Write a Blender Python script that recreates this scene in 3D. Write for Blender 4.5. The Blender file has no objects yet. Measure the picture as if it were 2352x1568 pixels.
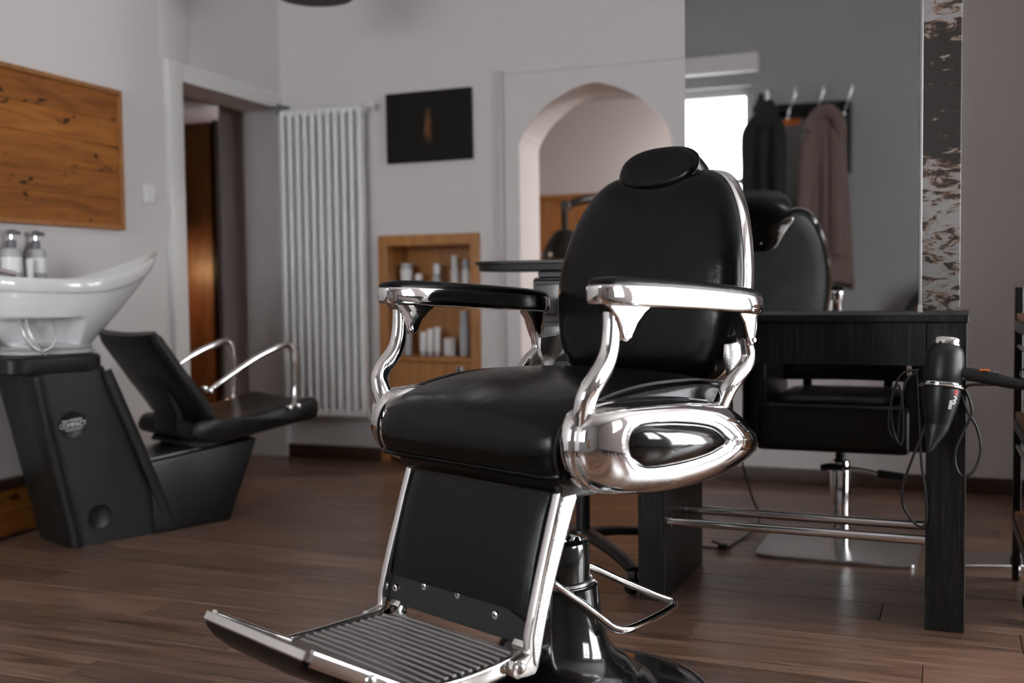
import bpy, bmesh, math, random
from mathutils import Vector, Matrix
random.seed(7)
S = bpy.context.scene
COL = S.collection
R = math.radians
H = 0.88

# ------------------------------------------------------------------ camera
cam = bpy.data.cameras.new('camera'); camo = bpy.data.objects.new('camera', cam); COL.objects.link(camo)
cam.sensor_width = 36.0; cam.lens = 2500.0 / 2352.0 * 36.0
p, r = R(2.91), R(-0.68)
fw = Vector((0, math.cos(p), -math.sin(p))); up = Vector((0, math.sin(p), math.cos(p))); rt = Vector((1, 0, 0))
rt, up = rt * math.cos(r) + up * math.sin(r), up * math.cos(r) - rt * math.sin(r)
M = Matrix((rt, up, -fw)).transposed().to_4x4(); M.translation = Vector((0, 0, H))
camo.matrix_world = M
cam.dof.use_dof = True; cam.dof.focus_distance = 2.35; cam.dof.aperture_fstop = 2.3
cam.clip_start = 0.05
S.camera = camo

# ------------------------------------------------------------------ frames of reference (origin, heading of local y)
F_BACK = ((-1.194, 5.715), 21.8)     # corner of the room, x runs right along the back wall, y into it
F_LEFT = ((-1.194, 5.715), 19.0)     # y runs along the left wall away from the camera
F_CHAIR = ((0.082, 2.255), 46.0)     # barber chair: -y is where the sitter looks
F_DESK = ((1.121, 2.677), 22.8)      # right front foot of the desk
F_WASH = ((-1.510, 3.674), 44.3)     # near rear foot of the shampoo unit

def place(o, fr, loc=(0, 0, 0)):
    (ox, oy), h = fr; a = -R(h)
    o.rotation_euler = (0, 0, a)
    c, s = math.cos(a), math.sin(a)
    o.location = (ox + loc[0] * c - loc[1] * s, oy + loc[0] * s + loc[1] * c, loc[2])
    return o
def toworld(fr, x, y, z=0):
    (ox, oy), h = fr; a = -R(h); c, s = math.cos(a), math.sin(a)
    return Vector((ox + x * c - y * s, oy + x * s + y * c, z))

# ------------------------------------------------------------------ world and light
W = bpy.data.worlds.new('daylight'); S.world = W; W.use_nodes = True
bg = W.node_tree.nodes['Background']
bg.inputs[0].default_value = (0.93, 0.965, 1.0, 1); bg.inputs[1].default_value = 15.0
S.view_settings.view_transform = 'Standard'; S.view_settings.look = 'None'
S.view_settings.gamma = 1.0; S.view_settings.use_curve_mapping = False
S.view_settings.exposure = 0.4
S.cycles.max_bounces = 8; S.cycles.diffuse_bounces = 4; S.cycles.glossy_bounces = 5; S.cycles.adaptive_threshold = 0.02
S.cycles.caustics_reflective = False; S.cycles.caustics_refractive = False
S.cycles.sample_clamp_indirect = 6.0
try: S.cycles.use_denoising = True
except Exception: pass

ROOM_X = 6.0      # right wall, in the back-wall frame
REAR_Y = -5.7     # rear wall behind the camera
CEIL = 2.8
# window openings: (along, along, z0, z1)
WIN_RIGHT = [(-3.2, -2.25, 0.7, 2.3), (-1.85, -0.12, 0.06, 2.4)]    # in the right wall, along y
WIN_REAR = [(-0.15, 0.8, 0.75, 2.14), (0.95, 2.0, 0.75, 2.14)]                                   # in the rear wall, along x
def portal(fr, centre, sx, sz, heading_extra):
    L = bpy.data.lights.new('window_daylight', 'AREA'); L.shape = 'RECTANGLE'; L.size = sx; L.size_y = sz
    L.cycles.is_portal = True
    o = bpy.data.objects.new('window_daylight', L); COL.objects.link(o)
    w = toworld(fr, *centre)
    o.matrix_world = Matrix.Translation(w) @ Matrix.Rotation(-R(fr[1]) + heading_extra, 4, 'Z') @ Matrix.Rotation(R(90), 4, 'X')
for (a, b, z0, z1) in WIN_RIGHT: portal(F_BACK, (ROOM_X + .1, (a + b) / 2, (z0 + z1) / 2), b - a, z1 - z0, -R(90))
for (a, b, z0, z1) in WIN_REAR: portal(F_BACK, ((a + b) / 2, REAR_Y - .1, (z0 + z1) / 2), b - a, z1 - z0, R(180))

# ------------------------------------------------------------------ materials
MATS = {}
def mat(name, col, rough=.5, metal=0., spec=.5, coat=0., bump=None, noise=None, emit=None, trans=0., coatr=.1):
    m = bpy.data.materials.new(name); m.use_nodes = True; nt = m.node_tree; b = nt.nodes['Principled BSDF']
    b.inputs['Base Color'].default_value = (*col, 1); b.inputs['Roughness'].default_value = rough
    b.inputs['Metallic'].default_value = metal; b.inputs['Specular IOR Level'].default_value = spec
    b.inputs['Coat Weight'].default_value = coat; b.inputs['Coat Roughness'].default_value = coatr
    b.inputs['Transmission Weight'].default_value = trans
    if emit: b.inputs['Emission Color'].default_value = (*emit[0], 1); b.inputs['Emission Strength'].default_value = emit[1]
    tc = nt.nodes.new('ShaderNodeTexCoord')
    if bump:
        n = nt.nodes.new('ShaderNodeTexNoise'); n.inputs['Scale'].default_value = bump[0]; n.inputs['Detail'].default_value = 4
        bp = nt.nodes.new('ShaderNodeBump'); bp.inputs['Strength'].default_value = bump[1]; bp.inputs['Distance'].default_value = bump[2] if len(bump) > 2 else .002
        nt.links.new(tc.outputs['Object'], n.inputs['Vector']); nt.links.new(n.outputs['Fac'], bp.inputs['Height']); nt.links.new(bp.outputs['Normal'], b.inputs['Normal'])
    if noise:   # (scale, colour 2, lo, hi)
        n = nt.nodes.new('ShaderNodeTexNoise'); n.inputs['Scale'].default_value = noise[0]; n.inputs['Detail'].default_value = 5
        rp = nt.nodes.new('ShaderNodeValToRGB'); rp.color_ramp.elements[0].position = noise[2]; rp.color_ramp.elements[1].position = noise[3]
        rp.color_ramp.elements[0].color = (*col, 1); rp.color_ramp.elements[1].color = (*noise[1], 1)
        nt.links.new(tc.outputs['Object'], n.inputs['Vector']); nt.links.new(n.outputs['Fac'], rp.inputs['Fac']); nt.links.new(rp.outputs['Color'], b.inputs['Base Color'])
    MATS[name] = m
    return m
def wood(name, cols, scale=(1, 1, 1), rough=.4, grain=14., knots=None, rand=0., bump=.15, coat=0., dist=.001, spec=.5):
    """cols: dark, mid, light; scale stretches the grain; rand varies the tone piece by piece"""
    m = bpy.data.materials.new(name); m.use_nodes = True; nt = m.node_tree; b = nt.nodes['Principled BSDF']; N = nt.nodes.new; L = nt.links.new
    tc = N('ShaderNodeTexCoord'); mp = N('ShaderNodeMapping'); mp.inputs['Scale'].default_value = scale
    oi = N('ShaderNodeObjectInfo'); ad = N('ShaderNodeVectorMath'); ad.operation = 'MULTIPLY_ADD'
    cx = N('ShaderNodeCombineXYZ'); L(oi.outputs['Random'], cx.inputs[0]); L(oi.outputs['Random'], cx.inputs[1]); L(oi.outputs['Random'], cx.inputs[2])
    ad.inputs[1].default_value = (37, 53, 19); L(cx.outputs[0], ad.inputs[0]); L(tc.outputs['Object'], ad.inputs[2]); L(ad.outputs[0], mp.inputs['Vector'])
    n1 = N('ShaderNodeTexNoise'); n1.inputs['Scale'].default_value = grain; n1.inputs['Detail'].default_value = 8; n1.inputs['Roughness'].default_value = .65; n1.inputs['Distortion'].default_value = .6
    L(mp.outputs[0], n1.inputs['Vector'])
    rp = N('ShaderNodeValToRGB'); e = rp.color_ramp.elements
    e[0].position = .28; e[0].color = (*cols[0], 1); e[1].position = .72; e[1].color = (*cols[2], 1); k = e.new(.5); k.color = (*cols[1], 1)
    L(n1.outputs['Fac'], rp.inputs['Fac']); out = rp.outputs['Color']
    if knots:
        vo = N('ShaderNodeTexVoronoi'); vo.inputs['Scale'].default_value = knots[0]; mk = N('ShaderNodeMapping'); mk.inputs['Scale'].default_value = knots[1]
        n2 = N('ShaderNodeTexNoise'); n2.inputs['Scale'].default_value = 9; mxv = N('ShaderNodeMix'); mxv.data_type = 'VECTOR'; mxv.inputs['Factor'].default_value = .22
        L(ad.outputs[0], mk.inputs['Vector']); L(mk.outputs[0], n2.inputs['Vector']); L(mk.outputs[0], mxv.inputs[4]); L(n2.outputs['Color'], mxv.inputs[5]); L(mxv.outputs[1], vo.inputs['Vector'])
        r2 = N('ShaderNodeValToRGB'); r2.color_ramp.elements[0].position = knots[2]; r2.color_ramp.elements[1].position = knots[2] + .07
        r2.color_ramp.elements[0].color = (.13, .1, .08, 1); r2.color_ramp.elements[1].color = (1, 1, 1, 1)
        L(vo.outputs['Distance'], r2.inputs['Fac']); mx = N('ShaderNodeMix'); mx.data_type = 'RGBA'; mx.blend_type = 'MULTIPLY'; mx.inputs['Factor'].default_value = 1
        L(out, mx.inputs[6]); L(r2.outputs['Color'], mx.inputs[7]); out = mx.outputs[2]
    if rand:
        mr = N('ShaderNodeMapRange'); mr.inputs[3].default_value = 1 - rand; mr.inputs[4].default_value = 1 + rand; L(oi.outputs['Random'], mr.inputs[0])
        hs = N('ShaderNodeHueSaturation'); L(mr.outputs[0], hs.inputs['Value']); L(out, hs.inputs['Color']); out = hs.outputs['Color']
    L(out, b.inputs['Base Color']); b.inputs['Roughness'].default_value = rough; b.inputs['Coat Weight'].default_value = coat; b.inputs['Coat Roughness'].default_value = .2
    b.inputs['Specular IOR Level'].default_value = spec
    bp = N('ShaderNodeBump'); bp.inputs['Strength'].default_value = bump; bp.inputs['Distance'].default_value = dist
    L(n1.outputs['Fac'], bp.inputs['Height']); L(bp.outputs['Normal'], b.inputs['Normal'])
    MATS[name] = m
    return m

PAINT = mat('wall_paint', (.60, .568, .562), .85, bump=(60, .12, .002))
PAINTG = mat('grey_wall_paint', (.27, .265, .265), .85, bump=(60, .12, .002))
TRIMW = mat('white_gloss_paint', (.66, .64, .63), .4)
RADW = mat('radiator_enamel', (.68, .67, .66), .35)
MAUVEL = mat('pale_mauve', (.50, .455, .45), .7)
MAUVE = mat('mauve_paint', (.52, .465, .46), .8)
BASEB = wood('skirting_wood', ((.022, .011, .006), (.04, .02, .011), (.06, .03, .016)), (1, 10, 10), .4)
PLANK = wood('floor_wood', ((.030, .0155, .0105), (.15, .083, .055), (.28, .168, .118)), (.8, 15, 15), .30, 3.6, rand=.25, bump=.3, spec=.5)
SUBF = mat('subfloor', (.01, .007, .006), .9)
PINE = wood('pine', ((.13, .038, .006), (.27, .092, .016), (.35, .135, .028)), (9, .8, 9), .55, 4., knots=(8.5, (1.5, .9, 1.9), .15), rand=.14, bump=.08, spec=.25)
PINEF = wood('pine_frame', ((.19, .07, .018), (.30, .12, .035), (.38, .16, .05)), (8, 8, .9), .5, 5., rand=.1, bump=.08)
OAK = wood('honey_oak', ((.26, .10, .022), (.36, .15, .038), (.44, .19, .055)), (6, 6, .8), .42, 5., rand=.08, bump=.06)
OAKD = wood('dark_oak', ((.05, .018, .005), (.10, .036, .010), (.15, .058, .017)), (6, 6, .8), .45, 5., bump=.06)
BLACKW = wood('black_ash_veneer', ((.0022, .0022, .0022), (.0045, .0044, .0042), (.034, .032, .031)), (20, 20, .8), .36, 7., bump=.35, dist=.0015, spec=.32)
LEATH = mat('black_leather', (.0018, .0016, .0015), .24, bump=(420, .10, .0006), spec=.19)
def soft_creases(m):
    nt = m.node_tree; b = nt.nodes['Principled BSDF']; old = b.inputs['Normal'].links[0].from_node
    tc = [n for n in nt.nodes if n.type == 'TEX_COORD'][0]; n = nt.nodes.new('ShaderNodeTexNoise'); n.inputs['Scale'].default_value = 16; n.inputs['Detail'].default_value = 3; n.inputs['Distortion'].default_value = .8
    bp = nt.nodes.new('ShaderNodeBump'); bp.inputs['Strength'].default_value = .22; bp.inputs['Distance'].default_value = .006
    nt.links.new(tc.outputs['Object'], n.inputs['Vector']); nt.links.new(n.outputs['Fac'], bp.inputs['Height']); nt.links.new(bp.outputs['Normal'], old.inputs['Normal'])
soft_creases(LEATH)
LEATH2 = mat('black_vinyl', (.006, .0057, .0055), .36, spec=.4, bump=(300, .12, .0006))
LEATHB = mat('worn_black_leather', (.007, .007, .007), .48, bump=(260, .15, .0006), noise=(9, (.02, .02, .02), .4, .75), spec=.28)
CHROME = mat('chrome', (.88, .87, .86), .05, 1.0)
CHROMEW = mat('worn_chrome', (.80, .79, .77), .14, 1.0, bump=(35, .03, .001))
HAMMER = mat('hammered_chrome', (.78, .77, .76), .24, 1.0, bump=(330, .75, .0012))
ALU = mat('cast_aluminium', (.34, .33, .325), .30, 1.0, bump=(150, .25, .0008))
STEEL = mat('brushed_steel', (.52, .51, .5), .28, 1.0)
GLOSSB = mat('black_enamel', (.008, .008, .008), .09, coat=.6)
SATB = mat('satin_black_metal', (.008, .008, .008), .34, spec=.4)
PLASTB = mat('black_plastic', (.007, .007, .007), .38, spec=.4, bump=(200, .06, .0005))
GRPL = mat('grey_black_plastic', (.008, .008, .008), .40, bump=(240, .12, .0006), noise=(14, (.0135, .0135, .0135), .35, .75), spec=.42)
CERAM = mat('white_ceramic', (.62, .625, .625), .12, coat=.5, coatr=.05)
RUBW = mat('grey_rubber', (.42, .42, .42), .5)
WHITEP = mat('white_plastic', (.72, .71, .70), .35)
GREYP = mat('grey_plastic', (.40, .41, .42), .35)
DGREYP = mat('dark_grey_plastic', (.10, .105, .11), .4)
CLEARP = mat('frosted_plastic', (.52, .52, .51), .2, trans=.25)
ORANGE = mat('orange_plastic', (.7, .16, .02), .4)
RED = mat('red_print', (.75, .045, .02), .5)
WPRINT = mat('white_print', (.75, .75, .73), .6)
CABLE = mat('black_cable', (.011, .011, .011), .36)
COATB = mat('brown_wool', (.13, .088, .078), .95, bump=(500, .3, .001))
COATK = mat('black_wool', (.008, .008, .009), .9, bump=(400, .3, .001))
TAN = mat('tan_leather', (.26, .11, .05), .5)
CANVAS = None
FILLGLOW = mat('fill_glow', (1, .9, .8), .5, emit=((1, .965, .93), 190.))  # glow of the fill light added in the annex
SHADE = mat('dark_lamp_shade', (.05, .045, .043), .6)
STONE = mat('pale_ledge', (.5, .5, .5), .4)
def mirror_mat():
    m = mat('mirror_glass', (.62, .63, .63), .0, 1.0); return m
MIRROR = mirror_mat()
def glass_mat():
    m = bpy.data.materials.new('window_glass'); m.use_nodes = True; nt = m.node_tree; nt.nodes.clear()
    o = nt.nodes.new('ShaderNodeOutputMaterial'); mx = nt.nodes.new('ShaderNodeMixShader'); t = nt.nodes.new('ShaderNodeBsdfTransparent'); g = nt.nodes.new('ShaderNodeBsdfGlossy')
    g.inputs['Roughness'].default_value = .02; mx.inputs[0].default_value = .06
    nt.links.new(t.outputs[0], mx.inputs[1]); nt.links.new(g.outputs[0], mx.inputs[2]); nt.links.new(mx.outputs[0], o.inputs[0]); return m
GLASS = glass_mat()
def picture_mat():
    m = mat('dark_canvas_print', (.008, .007, .0065), .6, spec=.12); nt = m.node_tree; b = nt.nodes['Principled BSDF']; N = nt.nodes.new; L = nt.links.new
    tc = N('ShaderNodeTexCoord'); mp = N('ShaderNodeMapping'); mp.inputs['Scale'].default_value = (38, 1, 9.5); L(tc.outputs['Object'], mp.inputs['Vector'])
    nz = N('ShaderNodeTexNoise'); nz.inputs['Scale'].default_value = 14; mv = N('ShaderNodeVectorMath'); mv.operation = 'MULTIPLY_ADD'; mv.inputs[1].default_value = (1.4, 0, .5)
    L(tc.outputs['Object'], nz.inputs['Vector']); L(nz.outputs['Color'], mv.inputs[0]); L(mp.outputs[0], mv.inputs[2])
    ln = N('ShaderNodeVectorMath'); ln.operation = 'LENGTH'; sb = N('ShaderNodeVectorMath'); sb.operation = 'SUBTRACT'; sb.inputs[1].default_value = (.7, 0, .25)
    L(mv.outputs[0], sb.inputs[0]); L(sb.outputs[0], ln.inputs[0])
    rp = N('ShaderNodeValToRGB'); rp.color_ramp.elements[0].position = .2; rp.color_ramp.elements[0].color = (.15, .068, .03, 1); rp.color_ramp.elements[1].position = .95; rp.color_ramp.elements[1].color = (.010, .0085, .0075, 1)
    L(ln.outputs['Value'], rp.inputs['Fac']); L(rp.outputs['Color'], b.inputs['Base Color']); return m
CANVAS = picture_mat()
def birch_mat():
    m = mat('birch_bark_print', (.3, .3, .29), .4); nt = m.node_tree; b = nt.nodes['Principled BSDF']; N = nt.nodes.new; L = nt.links.new
    tc = N('ShaderNodeTexCoord'); mp = N('ShaderNodeMapping'); mp.inputs['Scale'].default_value = (9, 9, 24); L(tc.outputs['Object'], mp.inputs['Vector'])
    n = N('ShaderNodeTexNoise'); n.inputs['Scale'].default_value = 1.7; n.inputs['Detail'].default_value = 6; n.inputs['Roughness'].default_value = .7; n.inputs['Distortion'].default_value = .9; L(mp.outputs[0], n.inputs['Vector'])
    sp = N('ShaderNodeSeparateXYZ'); L(tc.outputs['Object'], sp.inputs[0])
    # the dark, weathered stretch of bark sits in the upper half of the print
    mr = N('ShaderNodeMapRange'); mr.inputs[1].default_value = 1.12; mr.inputs[2].default_value = 1.24; mr.inputs[3].default_value = .02; mr.inputs[4].default_value = -.14; L(sp.outputs[2], mr.inputs[0])
    m2 = N('ShaderNodeMapRange'); m2.inputs[1].default_value = 1.52; m2.inputs[2].default_value = 1.57; m2.inputs[3].default_value = 0; m2.inputs[4].default_value = .15; L(sp.outputs[2], m2.inputs[0])
    a1 = N('ShaderNodeMath'); a1.operation = 'ADD'; L(n.outputs['Fac'], a1.inputs[0]); L(mr.outputs[0], a1.inputs[1])
    a2 = N('ShaderNodeMath'); a2.operation = 'ADD'; L(a1.outputs[0], a2.inputs[0]); L(m2.outputs[0], a2.inputs[1])
    rp = N('ShaderNodeValToRGB'); e = rp.color_ramp.elements; e[0].position = .42; e[0].color = (.018, .012, .010, 1); e[1].position = .56; e[1].color = (.30, .29, .28, 1)
    k = e.new(.455); k.color = (.045, .028, .018, 1); k = e.new(.475); k.color = (.24, .12, .055, 1); k = e.new(.50); k.color = (.25, .235, .225, 1)
    L(a2.outputs[0], rp.inputs['Fac']); L(rp.outputs['Color'], b.inputs['Base Color']); return m
BIRCH = birch_mat()

# ------------------------------------------------------------------ mesh helpers
def finish(bm, name, sharp=35, smooth=True):
    bmesh.ops.recalc_face_normals(bm, faces=bm.faces)
    me = bpy.data.meshes.new(name); bm.to_mesh(me); bm.free()
    if smooth:
        me.shade_smooth(); me.set_sharp_from_angle(angle=R(sharp))
    return me
def obj(name, me, material, parent=None, loc=None, rot=None, label=None):
    o = bpy.data.objects.new(name, me); COL.objects.link(o)
    if material and not (len(me.materials)): me.materials.append(material)
    if parent: o.parent = parent
    if loc: o.location = loc
    if rot: o.rotation_euler = rot
    if label: o['label'] = label
    return o
def thing(name, label, cat, fr=None, loc=(0, 0, 0), group=None):
    o = bpy.data.objects.new(name, None); COL.objects.link(o); o.empty_display_size = .1
    o['label'] = label; o['category'] = cat
    if group: o['group'] = group
    if fr: place(o, fr, loc)
    return o
def tag(o, label, cat, group=None):
    o['label'] = label; o['category'] = cat
    if group: o['group'] = group
    return o
def struct(name, me, m, fr=None, loc=(0, 0, 0)):
    o = obj(name, me, m); o['kind'] = 'structure'
    if fr: place(o, fr, loc)
    return o
def box_into(bm, x0, x1, y0, y1, z0, z1):
    v = [bm.verts.new(c) for c in ((x0, y0, z0), (x1, y0, z0), (x1, y1, z0), (x0, y1, z0), (x0, y0, z1), (x1, y0, z1), (x1, y1, z1), (x0, y1, z1))]
    for f in ((0, 3, 2, 1), (4, 5, 6, 7), (0, 1, 5, 4), (1, 2, 6, 5), (2, 3, 7, 6), (3, 0, 4, 7)): bm.faces.new([v[i] for i in f])
def box(x0, x1, y0, y1, z0, z1, bev=0., seg=2, name='box'):
    bm = bmesh.new(); box_into(bm, x0, x1, y0, y1, z0, z1)
    if bev: bmesh.ops.bevel(bm, geom=list(bm.edges), offset=bev, segments=seg, profile=.6, affect='EDGES', clamp_overlap=True)
    return finish(bm, name)
def axmap(plane, a, u, v):
    return (a, u, v) if plane == 'yz' else (u, a, v) if plane == 'xz' else (u, v, a)
def prism_into(bm, pts, plane, a0, a1, bev=0., seg=2):
    b = bmesh.new()
    v0 = [b.verts.new(axmap(plane, a0, *q)) for q in pts]; v1 = [b.verts.new(axmap(plane, a1, *q)) for q in pts]; n = len(pts)
    b.faces.new(v0); b.faces.new(v1)
    for i in range(n): b.faces.new((v0[i], v0[(i + 1) % n], v1[(i + 1) % n], v1[i]))
    bmesh.ops.recalc_face_normals(b, faces=b.faces)
    if bev:
        ed = [e for e in b.edges if len(e.link_faces) == 2 and e.calc_face_angle(0) > R(28)]
        bmesh.ops.bevel(b, geom=ed, offset=bev, segments=seg, profile=.6, affect='EDGES', clamp_overlap=True)
    t = bpy.data.meshes.new('t'); b.to_mesh(t); b.free(); bm.from_mesh(t); bpy.data.meshes.remove(t)
def prism(pts, plane, a0, a1, bev=0., seg=2, name='prism', sharp=35):
    bm = bmesh.new(); prism_into(bm, pts, plane, a0, a1, bev, seg); return finish(bm, name, sharp)
def lathe_into(bm, prof, seg=48, org=(0, 0, 0), mtx=None):
    rings = []; O = Vector(org)
    for (rr, z) in prof:
        if rr < 1e-6: rings.append([bm.verts.new(O + Vector((0, 0, z)))])
        else: rings.append([bm.verts.new(O + Vector((rr * math.cos(2 * math.pi * i / seg), rr * math.sin(2 * math.pi * i / seg), z))) for i in range(seg)])
    new = [v for rg in rings for v in rg]
    for a, b in zip(rings, rings[1:]):
        for i in range(seg):
            j = (i + 1) % seg
            if len(a) == 1 and len(b) == 1: continue
            if len(a) == 1: bm.faces.new((a[0], b[i], b[j]))
            elif len(b) == 1: bm.faces.new((a[i], a[j], b[0]))
            else: bm.faces.new((a[i], a[j], b[j], b[i]))
    if mtx is not None: bmesh.ops.transform(bm, matrix=mtx, verts=new)
def lathe(prof, seg=48, org=(0, 0, 0), name='lathe', mtx=None, sharp=35):
    bm = bmesh.new(); lathe_into(bm, prof, seg, org, mtx); return finish(bm, name, sharp)
def spline(pts, n=8, closed=False):
    P = [Vector(q) for q in pts]; out = []; m = len(P)
    rng = range(m if closed else m - 1)
    for i in rng:
        p0 = P[(i - 1) % m] if closed or i > 0 else P[i] * 2 - P[i + 1]
        p1 = P[i]; p2 = P[(i + 1) % m]
        p3 = P[(i + 2) % m] if closed or i + 2 < m else p2 * 2 - p1
        for k in range(n):
            t = k / n
            out.append(.5 * ((2 * p1) + (p2 - p0) * t + (2 * p0 - 5 * p1 + 4 * p2 - p3) * t * t + (3 * p1 - p0 - 3 * p2 + p3) * t ** 3))
    if not closed: out.append(P[-1])
    return out
def tube_into(bm, pts, rad, seg=10, flat=None, cap=True, n=6, side=None, closed=False, expo=2.):
    """flat=(a, b): half sizes across and along `side`; rad may be a list along the control points"""
    P = spline(pts, n, closed) if n > 1 else [Vector(q) for q in pts]
    m = len(P); K = len(pts)
    def rr(i):
        if isinstance(rad, (int, float)): return rad
        t = i / (m - 1) * (K - 1); a = min(int(t), K - 2); return rad[a] * (1 - (t - a)) + rad[a + 1] * (t - a)
    T0 = (P[1] - P[0]).normalized()
    U = Vector(side).normalized() if side else (Vector((0, 0, 1)) if abs(T0.z) < .9 else Vector((1, 0, 0)))
    rings = []
    for i in range(m):
        if closed: T = (P[(i + 1) % m] - P[i - 1]).normalized()
        else: T = (P[min(i + 1, m - 1)] - P[max(i - 1, 0)]).normalized()
        if side: U = Vector(side).normalized()
        U = (U - T * U.dot(T)).normalized(); V = T.cross(U)
        a, b = (flat if flat else (1, 1)); q = rr(i)
        ring = []
        for k in range(seg):
            th = 2 * math.pi * (k + .5) / seg; c, s = math.cos(th), math.sin(th)
            if expo != 2.: c = math.copysign(abs(c) ** (2 / expo), c); s = math.copysign(abs(s) ** (2 / expo), s)
            ring.append(bm.verts.new(P[i] + U * (q * a * c) + V * (q * b * s)))
        rings.append(ring)
    pairs = list(zip(rings, rings[1:])) + ([(rings[-1], rings[0])] if closed else [])
    for a, b in pairs:
        for k in range(seg): bm.faces.new((a[k], a[(k + 1) % seg], b[(k + 1) % seg], b[k]))
    if cap and not closed: bm.faces.new(rings[0][::-1]); bm.faces.new(rings[-1])
def tube(pts, rad, name='tube', sharp=50, **kw):
    bm = bmesh.new(); tube_into(bm, pts, rad, **kw); return finish(bm, name, sharp)
def rings_into(bm, rings, cap0=True, cap1=True):
    vs = [[bm.verts.new(q) for q in rg] for rg in rings]
    for a, b in zip(vs, vs[1:]):
        n = len(a)
        for i in range(n): bm.faces.new((a[i], a[(i + 1) % n], b[(i + 1) % n], b[i]))
    if cap0: bm.faces.new(vs[0][::-1])
    if cap1: bm.faces.new(vs[-1])
def loft(rings, name='loft', cap0=True, cap1=True, sharp=40):
    bm = bmesh.new(); rings_into(bm, rings, cap0, cap1); return finish(bm, name, sharp)
def sel(a, b, n=40, e=2.5, c=(0, 0)):
    out = []
    for i in range(n):
        t = 2 * math.pi * i / n; x, y = math.cos(t), math.sin(t)
        out.append((c[0] + a * math.copysign(abs(x) ** (2 / e), x), c[1] + b * math.copysign(abs(y) ** (2 / e), y)))
    return out
def rod(a, b, rad, seg=14, name='rod'):
    return tube([a, b], rad, name=name, seg=seg, n=1)
def interp(tab, x):
    if x <= tab[0][0]: return tab[0][1]
    for (a, b), (c, d) in zip(tab, tab[1:]):
        if x <= c: return b + (d - b) * (x - a) / (c - a)
    return tab[-1][1]
def sstep(a, b, x):
    t = max(0, min(1, (x - a) / (b - a))); return t * t * (3 - 2 * t)
def lettering(name, txt, size, m, parent, mtx, shear=0., extrude=.0004, xs=1.):
    cu = bpy.data.curves.new('t', 'FONT'); cu.body = txt; cu.size = size; cu.align_x = 'CENTER'; cu.align_y = 'CENTER'; cu.shear = shear; cu.extrude = extrude; cu.resolution_u = 3
    to = bpy.data.objects.new('t', cu); COL.objects.link(to)
    bpy.context.view_layer.update()
    me = bpy.data.meshes.new_from_object(to.evaluated_get(bpy.context.evaluated_depsgraph_get()))
    bpy.data.objects.remove(to); bpy.data.curves.remove(cu)
    me.transform(mtx @ Matrix.Diagonal((xs, 1, 1, 1))); me.materials.clear()
    return obj(name, me, m, parent)

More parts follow.
